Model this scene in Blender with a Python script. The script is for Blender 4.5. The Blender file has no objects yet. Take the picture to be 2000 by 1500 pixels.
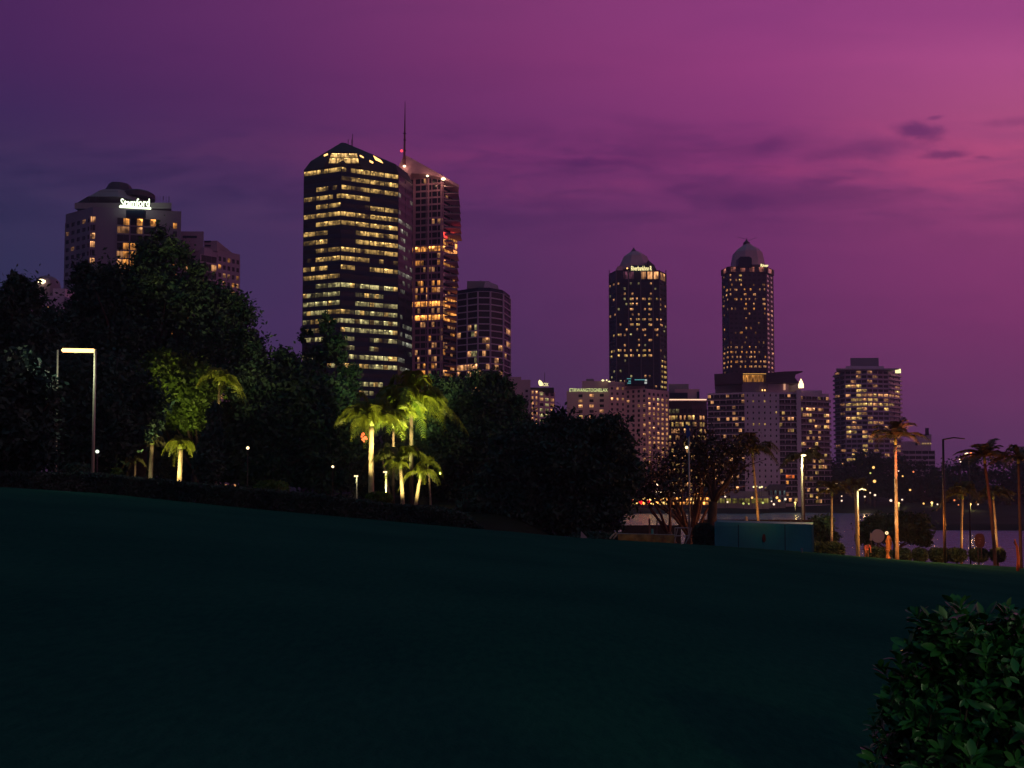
import bpy, bmesh, math, random
import numpy as np
from mathutils import Vector, Matrix
R = math.radians
scene = bpy.context.scene
COL = scene.collection

# ------------------------------------------------------------------ camera
F, HOR, EYE, PITCH = 1732.0, 930.0, 15.0, R(2.5)
ROW_PP = HOR - F * math.tan(PITCH)
cam_d = bpy.data.cameras.new("camera")
cam_d.sensor_width = 36.0
cam_d.lens = 36.0 * F / 2000.0
cam_d.shift_y = (ROW_PP - 750.0) / 2000.0
cam_d.clip_start, cam_d.clip_end = 0.1, 9000.0
cam = bpy.data.objects.new("camera", cam_d)
cam.location = (0, 0, EYE)
cam.rotation_euler = (R(90) + PITCH, 0, 0)
COL.objects.link(cam)
scene.camera = cam
scene.view_settings.view_transform = 'Standard'
scene.view_settings.look = 'None'
scene.view_settings.exposure = 0.0
scene.view_settings.gamma = 1.0
scene.render.engine = 'CYCLES'
cy = scene.cycles
cy.use_denoising = True
cy.use_adaptive_sampling = True
cy.adaptive_threshold = 0.015
cy.max_bounces = 5
cy.diffuse_bounces = 3
cy.glossy_bounces = 3
cy.transmission_bounces = 2
cy.sample_clamp_indirect = 3.0
cy.use_light_tree = True

def ray(px, py):
    u, w = (px - 1000.0) / F, (ROW_PP - py) / F
    return (u, math.cos(PITCH) - w * math.sin(PITCH), math.sin(PITCH) + w * math.cos(PITCH))
def P(px, py, Y):
    d = ray(px, py); t = Y / d[1]
    return Vector((d[0] * t, Y, EYE + d[2] * t))
def proj(p):
    x, y, z = p[0], p[1], p[2] - EYE
    fw = y * math.cos(PITCH) + z * math.sin(PITCH)
    up = -y * math.sin(PITCH) + z * math.cos(PITCH)
    return (1000 + F * x / fw, ROW_PP - F * up / fw)
def mpp(Y):
    return Y / F

def lin(c):
    return tuple(((v / 255.0) / 12.92 if v / 255.0 <= 0.04045 else ((v / 255.0 + 0.055) / 1.055) ** 2.4) for v in c) + (1.0,)

# ------------------------------------------------------------------ sky
world = bpy.data.worlds.new("World")
scene.world = world
world.use_nodes = True
nt = world.node_tree
nt.nodes.clear()
def N(tree, typ, **kw):
    n = tree.nodes.new(typ)
    for k, v in kw.items():
        setattr(n, k, v)
    return n
def mth(tree, op, a, b=None, c=None, clamp=False):
    n = N(tree, 'ShaderNodeMath', operation=op, use_clamp=clamp)
    for i, v in enumerate((a, b, c)):
        if v is None: continue
        if isinstance(v, (int, float)): n.inputs[i].default_value = v
        else: tree.links.new(v, n.inputs[i])
    return n.outputs[0]
def maprange(tree, v, a, b, c=0.0, d=1.0, smooth=False):
    n = N(tree, 'ShaderNodeMapRange')
    n.interpolation_type = 'SMOOTHSTEP' if smooth else 'LINEAR'
    n.clamp = True
    tree.links.new(v, n.inputs[0])
    for i, q in enumerate((a, b, c, d)): n.inputs[i + 1].default_value = q
    return n.outputs[0]
def mixc(tree, f, a, b, mode='MIX'):
    n = N(tree, 'ShaderNodeMix', data_type='RGBA', blend_type=mode)
    if isinstance(f, (int, float)): n.inputs[0].default_value = f
    else: tree.links.new(f, n.inputs[0])
    for i, v in ((6, a), (7, b)):
        if isinstance(v, tuple): n.inputs[i].default_value = v
        else: tree.links.new(v, n.inputs[i])
    return n.outputs[2]
tc = N(nt, 'ShaderNodeTexCoord')
sep = N(nt, 'ShaderNodeSeparateXYZ')
nt.links.new(tc.outputs['Generated'], sep.inputs[0])
sx, sy, sz = sep.outputs
az = mth(nt, 'ARCTAN2', sx, sy)
azn = maprange(nt, az, -math.pi, math.pi)
V = mth(nt, 'DIVIDE', sz, mth(nt, 'MAXIMUM', sy, 0.3))
AZ = [-180, -120, -60, -30, -16.1, 0, 16.1, 30, 62, 110, 180]
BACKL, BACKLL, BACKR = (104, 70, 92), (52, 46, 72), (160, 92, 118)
rows = [  # V , colours at px 0,500,1000,1500,2000 , far right
    (0.03, (38, 42, 76), (52, 44, 78), (60, 45, 78), (74, 45, 84), (94, 51, 96), (120, 62, 100)),
    (0.173, (42, 46, 82), (68, 46, 92), (83, 44, 92), (106, 46, 99), (131, 51, 108), (150, 66, 108)),
    (0.242, (46, 47, 83), (66, 47, 90), (88, 45, 95), (113, 47, 104), (140, 56, 113), (165, 72, 116)),
    (0.306, (51, 46, 84), (69, 46, 90), (96, 46, 99), (116, 48, 105), (152, 64, 117), (178, 80, 120)),
    (0.364, (55, 42, 84), (78, 43, 92), (111, 46, 104), (131, 51, 111), (166, 72, 121), (182, 84, 122)),
    (0.421, (60, 38, 86), (85, 41, 94), (115, 48, 107), (140, 56, 118), (172, 78, 128), (182, 84, 126)),
    (0.479, (69, 36, 88), (92, 41, 97), (123, 50, 109), (150, 60, 124), (174, 77, 136), (176, 80, 130)),
    (0.531, (73, 36, 89), (98, 43, 100), (127, 53, 112), (144, 59, 124), (156, 67, 130), (160, 74, 130)),
]
prev = None
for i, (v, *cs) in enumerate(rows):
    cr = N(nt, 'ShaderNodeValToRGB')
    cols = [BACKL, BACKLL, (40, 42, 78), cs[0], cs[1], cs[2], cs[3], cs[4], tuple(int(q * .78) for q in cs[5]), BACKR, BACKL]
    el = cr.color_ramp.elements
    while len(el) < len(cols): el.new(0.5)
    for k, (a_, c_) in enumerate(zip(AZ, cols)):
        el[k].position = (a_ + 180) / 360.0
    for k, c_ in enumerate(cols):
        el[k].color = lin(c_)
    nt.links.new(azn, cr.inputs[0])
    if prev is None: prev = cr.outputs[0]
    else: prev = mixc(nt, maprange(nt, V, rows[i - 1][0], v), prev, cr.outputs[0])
# cloud streaks laid out by direction (azimuth, height)
cv = N(nt, 'ShaderNodeCombineXYZ')
nt.links.new(az, cv.inputs[0]); nt.links.new(V, cv.inputs[1])
def wnoise(scale, stretch, detail, off=0.0, dist=0.0):
    m = N(nt, 'ShaderNodeMapping'); m.inputs['Scale'].default_value = (1.0, stretch, 1.0)
    m.inputs['Location'].default_value = (off, off * 0.7, off)
    nt.links.new(cv.outputs[0], m.inputs[0])
    n = N(nt, 'ShaderNodeTexNoise'); n.inputs['Scale'].default_value = scale
    n.inputs['Detail'].default_value = detail; n.inputs['Distortion'].default_value = dist
    n.inputs['Roughness'].default_value = 0.55
    nt.links.new(m.outputs[0], n.inputs[0]); return n.outputs[0]
n1 = wnoise(5.0, 4.5, 6, 3.1, 0.4)
n2 = wnoise(17.0, 3.6, 5, 7.7, 0.5)
band = mth(nt, 'MULTIPLY', maprange(nt, V, 0.25, 0.33, smooth=True), maprange(nt, V, 0.43, 0.36, smooth=True))
dark = mth(nt, 'MULTIPLY', maprange(nt, n1, 0.47, 0.66, smooth=True), mth(nt, 'ADD', mth(nt, 'MULTIPLY', band, 0.42), 0.10))
dark2 = mth(nt, 'MULTIPLY', maprange(nt, n2, 0.5, 0.68, smooth=True), mth(nt, 'MULTIPLY', band, 0.36))
lite = mth(nt, 'MULTIPLY', maprange(nt, n1, 0.52, 0.34, smooth=True), mth(nt, 'MULTIPLY', band, 0.32))
sky = mixc(nt, dark, prev, mixc(nt, 1.0, prev, (0.50, 0.62, 0.72, 1), 'MULTIPLY'))
sky = mixc(nt, dark2, sky, mixc(nt, 1.0, prev, (0.50, 0.66, 0.78, 1), 'MULTIPLY'))
sky = mixc(nt, lite, sky, mixc(nt, 1.0, prev, (1.75, 1.45, 1.15, 1), 'MULTIPLY'))
def blob(px, py, rx, ry, k, tilt=0.0):
    global sky
    d = ray(px, py); a0 = math.atan2(d[0], d[1]); v0 = d[2] / d[1]
    d2 = ray(px + rx, py); rx_ = math.atan2(d2[0], d2[1]) - a0; ry_ = ry / F
    da = mth(nt, 'SUBTRACT', az, a0); dv = mth(nt, 'SUBTRACT', V, v0)
    if tilt: dv = mth(nt, 'SUBTRACT', dv, mth(nt, 'MULTIPLY', da, tilt))
    e = mth(nt, 'SQRT', mth(nt, 'ADD', mth(nt, 'POWER', mth(nt, 'DIVIDE', da, rx_), 2.0), mth(nt, 'POWER', mth(nt, 'DIVIDE', dv, ry_), 2.0)))
    e = mth(nt, 'ADD', e, mth(nt, 'MULTIPLY', mth(nt, 'SUBTRACT', n3, 0.5), 1.9))
    f = mth(nt, 'MULTIPLY', maprange(nt, e, 1.45, 0.25, smooth=True), k)
    sky = mixc(nt, f, sky, mixc(nt, 1.0, prev, (0.36, 0.42, 0.66, 1), 'MULTIPLY'))
n3 = wnoise(38.0, 1.6, 5, 1.3, 0.3)
blob(1797, 255, 46, 17, 0.80, -0.10)
blob(1850, 302, 46, 9, 0.68, 0.05)
blob(1826, 230, 17, 5, 0.55, 0.2)
blob(1918, 307, 18, 4, 0.45)
blob(1160, 318, 95, 8, 0.38)
blob(1500, 283, 34, 11, 0.35, 0.3)
blob(1330, 368, 34, 9, 0.30, 0.2)
blob(1455, 392, 50, 14, 0.35)
blob(1700, 290, 130, 17, 0.32, 0.12)
blob(1980, 238, 60, 10, 0.35, 0.12)
blob(1620, 352, 60, 8, 0.30, 0.1)
blob(1080, 400, 80, 16, 0.30)
# the night side overhead and a trace of physical twilight
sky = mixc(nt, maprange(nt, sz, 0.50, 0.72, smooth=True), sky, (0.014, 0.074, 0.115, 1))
nish = N(nt, 'ShaderNodeTexSky', sky_type='NISHITA')
nish.sun_disc = False
nish.sun_elevation = R(-3.0)
nish.sun_rotation = R(52)
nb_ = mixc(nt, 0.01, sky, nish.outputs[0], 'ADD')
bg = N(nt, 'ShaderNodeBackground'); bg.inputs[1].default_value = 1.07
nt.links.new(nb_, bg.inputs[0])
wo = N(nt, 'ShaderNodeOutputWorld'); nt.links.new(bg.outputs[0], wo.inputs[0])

# last glow of the set sun, low on the right
sd = bpy.data.lights.new("sun", 'SUN'); sd.energy = 0.10; sd.angle = R(12); sd.color = (1.0, 0.36, 0.5)
sun = bpy.data.objects.new("sun", sd); COL.objects.link(sun)
sun.rotation_euler = Vector((-math.sin(R(62)), -math.cos(R(62)), -math.tan(R(9)))).to_track_quat('-Z', 'Y').to_euler()

# ------------------------------------------------------------------ materials
MATS = {}
def mat(name, col, rough=0.7, noise=None, metal=0.0, emit=None, es=0.0, bump=None, spec=0.4, vary=0.35):
    if name in MATS: return MATS[name]
    m = bpy.data.materials.new(name); m.use_nodes = True; t = m.node_tree
    b = t.nodes['Principled BSDF']
    b.inputs['Roughness'].default_value = rough; b.inputs['Metallic'].default_value = metal
    b.inputs['Specular IOR Level'].default_value = spec
    c = tuple(col) + (1.0,)
    b.inputs['Base Color'].default_value = c
    if noise or bump:
        co = N(t, 'ShaderNodeTexCoord')
    if noise:
        n = N(t, 'ShaderNodeTexNoise'); n.inputs['Scale'].default_value = noise; n.inputs['Detail'].default_value = 5
        t.links.new(co.outputs['Object'], n.inputs[0])
        f = maprange(t, n.outputs[0], 0.3, 0.7)
        lo = tuple(v * (1 - vary) for v in col) + (1,); hi = tuple(v * (1 + vary) for v in col) + (1,)
        t.links.new(mixc(t, f, lo, hi), b.inputs['Base Color'])
    if bump:
        n = N(t, 'ShaderNodeTexNoise'); n.inputs['Scale'].default_value = bump[0]; n.inputs['Detail'].default_value = 4
        t.links.new(co.outputs['Object'], n.inputs[0])
        bp = N(t, 'ShaderNodeBump'); bp.inputs['Strength'].default_value = bump[1]; bp.inputs['Distance'].default_value = bump[2]
        t.links.new(n.outputs[0], bp.inputs['Height']); t.links.new(bp.outputs[0], b.inputs['Normal'])
    if emit:
        b.inputs['Emission Color'].default_value = tuple(emit) + (1,); b.inputs['Emission Strength'].default_value = es
    MATS[name] = m
    return m
def window_mat():
    m = bpy.data.materials.new("window_glass"); m.use_nodes = True; t = m.node_tree
    b = t.nodes['Principled BSDF']
    b.inputs['Base Color'].default_value = (0.010, 0.012, 0.018, 1); b.inputs['Roughness'].default_value = 0.15
    b.inputs['Specular IOR Level'].default_value = 0.28
    at = N(t, 'ShaderNodeAttribute'); at.attribute_name = 'wc'
    uv = N(t, 'ShaderNodeUVMap'); uv.uv_map = 'UVMap'
    s = N(t, 'ShaderNodeSeparateXYZ'); t.links.new(uv.outputs[0], s.inputs[0])
    def nz(sx_, sy_, sc, det):
        mp = N(t, 'ShaderNodeMapping'); mp.inputs['Scale'].default_value = (sx_, sy_, 1); t.links.new(uv.outputs[0], mp.inputs[0])
        n = N(t, 'ShaderNodeTexNoise'); n.inputs['Scale'].default_value = sc; n.inputs['Detail'].default_value = det
        t.links.new(mp.outputs[0], n.inputs[0]); return n.outputs[0]
    curtain = maprange(t, nz(1.3, 0.05, 1.0, 2), 0.36, 0.62, 0.35, 1.1)
    blobs = maprange(t, nz(0.38, 0.9, 1.0, 2), 0.36, 0.64, 0.22, 1.45, True)
    hi = maprange(t, s.outputs[1], 0.0, 0.85, 0.42, 1.1)
    spots = maprange(t, nz(0.45, 1.4, 1.0, 0), 0.62, 0.74, 0.0, 2.4, True)
    top = maprange(t, s.outputs[1], 0.45, 0.8, 0.0, 1.0, True)
    p = mth(t, 'MULTIPLY', mth(t, 'MULTIPLY', curtain, blobs), hi)
    p = mth(t, 'ADD', p, mth(t, 'MULTIPLY', spots, top))
    em = mixc(t, 1.0, at.outputs['Color'], (1, 1, 1, 1), 'MULTIPLY')
    t.links.new(em, b.inputs['Emission Color']); t.links.new(p, b.inputs['Emission Strength'])
    m.cycles.emission_sampling = 'NONE'
    return m
WIN = window_mat()
def glow(name, col, s, sample=True):
    if name in MATS: return MATS[name]
    m = bpy.data.materials.new(name); m.use_nodes = True; t = m.node_tree; t.nodes.clear()
    e = N(t, 'ShaderNodeEmission'); e.inputs[0].default_value = tuple(col) + (1,); e.inputs[1].default_value = s
    o = N(t, 'ShaderNodeOutputMaterial'); t.links.new(e.outputs[0], o.inputs[0])
    if not sample: m.cycles.emission_sampling = 'NONE'
    MATS[name] = m
    return m

# ------------------------------------------------------------------ mesh helpers
class MB:
    def __init__(s): s.v, s.f, s.m, s.c, s.uv, s.mats = [], [], [], [], [], []
    def mi(s, m):
        if m not in s.mats: s.mats.append(m)
        return s.mats.index(m)
    def face(s, pts, m, wc=(0, 0, 0, 1), uv=None):
        i = len(s.v); s.v += [tuple(p) for p in pts]; s.f.append(tuple(range(i, i + len(pts))))
        s.m.append(s.mi(m)); s.c.append(wc); s.uv.append(uv or [(0, 0)] * len(pts))
    def faces(s, vs, fs, m):
        i = len(s.v); s.v += [tuple(p) for p in vs]
        for f in fs:
            s.f.append(tuple(k + i for k in f)); s.m.append(s.mi(m)); s.c.append((0, 0, 0, 1)); s.uv.append([(0, 0)] * len(f))
    def box(s, x0, x1, y0, y1, z0, z1, m):
        vs = [(x, y, z) for z in (z0, z1) for (x, y) in ((x0, y0), (x1, y0), (x1, y1), (x0, y1))]
        s.faces(vs, [(3, 2, 1, 0), (4, 5, 6, 7), (0, 1, 5, 4), (1, 2, 6, 5), (2, 3, 7, 6), (3, 0, 4, 7)], m)
    def tbox(s, x0, x1, y0, y1, z0, z1, m):  # box whose far side narrows a little
        k = y1 / y0; xa = x0 if x0 < 0 else x0 * k + .3; xb = x1 if x1 > 0 else x1 * k - .3
        if xb - xa < .2: xa, xb = x0, x1
        s.prism([(x0, y0), (x1, y0), (xb, y1), (xa, y1)], z0, z1, m)
    def wallbox(s, p, t, n, a0, a1, d0, d1, z0, z1, m):  # p origin, t along, n outward
        vs = []
        for z in (z0, z1):
            for a, d in ((a0, d1), (a1, d1), (a1, d0), (a0, d0)):
                vs.append((p[0] + t[0] * a + n[0] * d, p[1] + t[1] * a + n[1] * d, z))
        s.faces(vs, [(3, 2, 1, 0), (4, 5, 6, 7), (0, 1, 5, 4), (1, 2, 6, 5), (2, 3, 7, 6), (3, 0, 4, 7)], m)
    def prism(s, poly, z0, z1, m, top=None):  # poly ccw or cw list of xy
        n = len(poly); z0s = z0 if hasattr(z0, '__len__') else [z0] * n; z1s = z1 if hasattr(z1, '__len__') else [z1] * n
        vs = [(p[0], p[1], a) for p, a in zip(poly, z0s)] + [(p[0], p[1], a) for p, a in zip(top or poly, z1s)]
        s.faces(vs, [tuple(range(n))[::-1], tuple(range(n, 2 * n))] + [(i, (i + 1) % n, (i + 1) % n + n, i + n) for i in range(n)], m)
    def yprism(s, poly, y0, y1, m, k=1.0):  # poly in xz, extruded in depth, far end scaled by k sideways
        n = len(poly)
        vs = [(p[0], y0, p[1]) for p in poly] + [(p[0] * k, y1, p[1]) for p in poly]
        s.faces(vs, [tuple(range(n)), tuple(range(n, 2 * n))[::-1]] + [(i, i + n, (i + 1) % n + n, (i + 1) % n) for i in range(n)], m)
    def tube(s, pts, rad, m, n=8):
        pts = [Vector(p) for p in pts]; vs = []
        for i, p in enumerate(pts):
            d = (pts[min(i + 1, len(pts) - 1)] - pts[max(i - 1, 0)]).normalized()
            a = d.cross(Vector((0.31, 0.95, 0.05)) if abs(d.z) > 0.5 else Vector((0, 0, 1))).normalized(); b = d.cross(a)
            r = rad[i] if hasattr(rad, '__len__') else rad
            for k in range(n):
                q = 2 * math.pi * k / n; vs.append(p + a * (math.cos(q) * r) + b * (math.sin(q) * r))
        fs = [(i * n + k, i * n + (k + 1) % n, (i + 1) * n + (k + 1) % n, (i + 1) * n + k) for i in range(len(pts) - 1) for k in range(n)]
        fs += [tuple(range(n))[::-1], tuple(range((len(pts) - 1) * n, len(pts) * n))]
        s.faces(vs, fs, m)
    def lathe(s, c, prof, m, n=16, rot=0.0):  # prof [(r, z)], about the vertical through c
        vs = []
        for r, z in prof:
            for k in range(n):
                q = 2 * math.pi * k / n + rot; vs.append((c[0] + math.cos(q) * r, c[1] + math.sin(q) * r, z))
        L = len(prof)
        fs = [(i * n + k, i * n + (k + 1) % n, (i + 1) * n + (k + 1) % n, (i + 1) * n + k) for i in range(L - 1) for k in range(n)]
        fs += [tuple(range(n))[::-1], tuple(range((L - 1) * n, L * n))]
        s.faces(vs, fs, m)
    def build(s, name, parent=None, smooth=False, loc=None):
        me = bpy.data.meshes.new(name)
        vs = s.v
        if parent is not None or loc is not None:
            o_ = ORG[parent.name] if parent is not None else loc
            vs = [(a - o_[0], b - o_[1], c - o_[2]) for a, b, c in vs]
        me.from_pydata(vs, [], s.f)
        for m in s.mats: me.materials.append(m)
        me.polygons.foreach_set('material_index', s.m)
        if WIN in s.mats:
            at = me.attributes.new('wc', 'FLOAT_COLOR', 'FACE'); at.data.foreach_set('color', [q for c in s.c for q in c])
            ul = me.uv_layers.new(name='UVMap'); ul.data.foreach_set('uv', [q for f in s.uv for p in f for q in p])
        if smooth: me.shade_smooth()
        me.update()
        return link(me, name, parent, loc)
ORG = {}
def link(me, name, parent=None, loc=None):
    o = bpy.data.objects.new(name, me); COL.objects.link(o)
    if parent is not None:
        o.parent = parent; ORG[o.name] = ORG[parent.name]
    else:
        if loc is not None: o.location = loc
        ORG[o.name] = tuple(loc) if loc is not None else (0, 0, 0)
    return o
def tag(o, label, cat, group=None, kind=None):
    if label: o['label'] = label
    if cat: o['category'] = cat
    if group: o['group'] = group
    if kind: o['kind'] = kind
    return o
def thing(name, label, cat, loc, group=None):
    o = bpy.data.objects.new(name, None); COL.objects.link(o); o.location = loc; o.empty_display_size = 0.5
    ORG[o.name] = tuple(loc)
    return tag(o, label, cat, group)
def struct(mb, name, smooth=False):
    o = mb.build(name, smooth=smooth); o['kind'] = 'structure'; return o
def text_mesh(txt, x0, x1, z0, z1, y, depth, m, name, parent):
    cu = bpy.data.curves.new(name, 'FONT'); cu.body = txt; cu.extrude = 0.5 * depth; cu.resolution_u = 3
    o = bpy.data.objects.new(name, cu); COL.objects.link(o)
    bpy.context.view_layer.update()
    me = bpy.data.meshes.new_from_object(o.evaluated_get(bpy.context.evaluated_depsgraph_get()))
    bpy.data.objects.remove(o); me.name = name
    co = np.zeros(len(me.vertices) * 3); me.vertices.foreach_get('co', co); co = co.reshape(-1, 3)
    lo, hi = co.min(0), co.max(0)
    X = x0 + (co[:, 0] - lo[0]) / (hi[0] - lo[0]) * (x1 - x0); Z = z0 + (co[:, 1] - lo[1]) / (hi[1] - lo[1]) * (z1 - z0)
    Y = y - co[:, 2]
    out = np.stack([X, Y, Z], 1) - np.array(ORG[parent.name])
    me.vertices.foreach_set('co', out.ravel()); me.materials.clear(); me.materials.append(m); me.update()
    return link(me, name, parent)

# ------------------------------------------------------------------ terrain
EDGE = [(-0.9, 950), (-0.577, 950), (-0.46, 963), (-0.29, 993), (-0.046, 1031), (0.08, 1050), (0.231, 1065), (0.34, 1078), (0.462, 1096), (0.577, 1107), (0.9, 1130)]
EU = [e[0] for e in EDGE]
def lawn_z(X, Y):
    X = np.clip(X, -60, 90)
    return EYE - 1.6 - 0.10 * X - 0.022 * Y
def edge_Y(u):
    r = np.interp(u, EU, [e[1] for e in EDGE])
    g = (r - HOR) / F - 0.10 * np.clip(u, -0.62, 0.62) - 0.022
    return 1.6 / np.maximum(g, 0.02)
def smooth(x): x = np.clip(x, 0, 1); return x * x * (3 - 2 * x)
def shore_Y(u):
    return np.interp(u, [-0.9, 0.42, 0.437, 0.452, 0.475, 0.9], [356, 356, 345, 268, 247, 240])
def terrain(X, Y):
    X = np.asarray(X, float); Y = np.asarray(Y, float)
    Ys = np.maximum(Y, 0.5); u = np.clip(X / Ys, -0.9, 0.9)
    ye = edge_Y(u)
    zl = lawn_z(X, Y)
    ze = lawn_z(u * ye, ye)
    r = Ys - ye
    right = smooth((u + 0.02) / 0.10)
    zr = ze - 0.62 * smooth(r / 2.0) - np.maximum(0, r - 6.0) * 0.105
    zf = ze + (13.2 - ze) * smooth(r / 22.0) - 0.35 * smooth(r / 2) - np.maximum(0, Ys - 110) * 0.12
    z = np.where(r > 0, zf * (1 - right) + zr * right, zl)
    z = np.where(Y < 0.5, zl, z)
    z = np.maximum(z, -2.5)
    sh = shore_Y(u)
    far = -2.0 + 3.6 * smooth((Ys - sh + 3) / 6.0) + 2.2 * smooth((Ys - sh) / 70.0)
    z = np.where((Ys > 230) & (Y > 0.5), np.maximum(z, far), z)
    return z
def gz(X, Y): return float(terrain(X, Y))
def ground():
    th = np.concatenate([np.arange(-180, -40, 5.0), np.arange(-40, 40, 0.25), np.arange(40, 180.1, 5.0)])
    th = np.radians(th); rr = np.concatenate([np.geomspace(0.6, 30, 40), np.arange(30.7, 76, 0.7), np.geomspace(76, 230, 40), np.arange(233, 366, 2.0), np.geomspace(370, 1200, 16)])
    T, Rr = np.meshgrid(th, rr); X = np.sin(T) * Rr; Y = np.cos(T) * Rr; Z = terrain(X, Y)
    nr, nth = X.shape
    co = np.stack([X, Y, Z], -1).reshape(-1, 3)
    i = np.arange(nr - 1)[:, None] * nth + np.arange(nth - 1)[None]
    f = np.stack([i, i + nth, i + nth + 1, i + 1], -1).reshape(-1, 4)
    # cap under the camera
    co = np.vstack([co, [[0, 0, float(lawn_z(0.0, 0.0))]]]); c = len(co) - 1
    tri = [(c, k, k + 1) for k in range(nth - 1)]
    me = bpy.data.meshes.new('ground'); me.from_pydata(co.tolist(), [], f.tolist() + tri); me.shade_smooth()
    m = bpy.data.materials.new('lawn_grass'); m.use_nodes = True; t = m.node_tree; b = t.nodes['Principled BSDF']
    b.inputs['Roughness'].default_value = 1.0; b.inputs['Specular IOR Level'].default_value = 0.0
    g = N(t, 'ShaderNodeTexCoord')
    def nz(sc, det, st=(1, 1, 1)):
        mp = N(t, 'ShaderNodeMapping'); mp.inputs['Scale'].default_value = st; t.links.new(g.outputs['Object'], mp.inputs[0])
        n = N(t, 'ShaderNodeTexNoise'); n.inputs['Scale'].default_value = sc; n.inputs['Detail'].default_value = det; t.links.new(mp.outputs[0], n.inputs[0]); return n.outputs[0]
    a = mixc(t, maprange(t, nz(0.25, 4), 0.3, 0.7), (0.009, 0.056, 0.044, 1), (0.015, 0.075, 0.055, 1))
    a = mixc(t, maprange(t, nz(14, 6, (1, 0.35, 1)), 0.35, 0.7), a, mixc(t, 1.0, a, (1.4, 1.3, 1.2, 1), 'MULTIPLY'))
    t.links.new(a, b.inputs['Base Color'])
    bp = N(t, 'ShaderNodeBump'); bp.inputs['Strength'].default_value = 0.6; bp.inputs['Distance'].default_value = 0.03
    t.links.new(nz(30, 5), bp.inputs['Height']); t.links.new(bp.outputs[0], b.inputs['Normal'])
    me.materials.append(m)
    me.materials.append(mat('park_earth', (0.016, 0.020, 0.012), 0.95, noise=0.5, spec=0.05))
    me.materials.append(mat('far_bank_grass', (0.022, 0.034, 0.030), 0.95, noise=0.15, spec=0.05))
    mids = Z[:-1, :-1].size
    Xc, Yc = X[:-1, :-1] + .01, Y[:-1, :-1]; rr_ = Yc - edge_Y(np.clip(Xc / np.maximum(Yc, .5), -.9, .9))
    mi = np.zeros(len(me.polygons), dtype=np.int32); mi[:mids] = (((rr_ > 0.9) & (Yc > 1)).astype(np.int32) + ((Yc > 200) & (rr_ > .9)).astype(np.int32)).ravel()
    me.polygons.foreach_set('material_index', mi)
    o = link(me, 'ground'); o['kind'] = 'structure'
ground()
def water():
    mb = MB()
    m = bpy.data.materials.new('river_water'); m.use_nodes = True; t = m.node_tree; b = t.nodes['Principled BSDF']
    b.inputs['Base Color'].default_value = (0.10, 0.24, 0.42, 1); b.inputs['Roughness'].default_value = 0.2
    b.inputs['Specular IOR Level'].default_value = 1.0; b.inputs['IOR'].default_value = 1.33
    g = N(t, 'ShaderNodeTexCoord')
    hs = []
    for sc, st in ((0.55, (1, 0.6, 1)), (2.2, (1, 0.7, 1))):
        mp = N(t, 'ShaderNodeMapping'); mp.inputs['Scale'].default_value = st; t.links.new(g.outputs['Object'], mp.inputs[0])
        n = N(t, 'ShaderNodeTexNoise'); n.inputs['Scale'].default_value = sc; n.inputs['Detail'].default_value = 4; t.links.new(mp.outputs[0], n.inputs[0]); hs.append(n.outputs[0])
    h = mth(t, 'ADD', hs[0], mth(t, 'MULTIPLY', hs[1], 0.35))
    bp = N(t, 'ShaderNodeBump'); bp.inputs['Strength'].default_value = 1.0; bp.inputs['Distance'].default_value = 0.9
    t.links.new(h, bp.inputs['Height']); t.links.new(bp.outputs[0], b.inputs['Normal'])
    mb.faces([(-900, 95, 0), (900, 95, 0), (900, 420, 0), (-900, 420, 0)], [(0, 1, 2, 3)], m)
    struct(mb, 'river_water')
water()

# thin dusk air round the whole place
hm = bpy.data.materials.new('dusk_haze'); hm.use_nodes = True; t = hm.node_tree; t.nodes.clear()
pv = N(t, 'ShaderNodeVolumePrincipled'); pv.inputs['Color'].default_value = (0.72, 0.70, 0.95, 1); pv.inputs['Density'].default_value = 0.00028; pv.inputs['Anisotropy'].default_value = 0.2
ho = N(t, 'ShaderNodeOutputMaterial'); t.links.new(pv.outputs[0], ho.inputs['Volume'])
hb = MB(); hb.box(-1260, 1260, -1260, 1260, -4.0, 232, hm); hz_ = hb.build('haze'); hz_['kind'] = 'stuff'
cy.volume_bounces = 0

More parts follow.
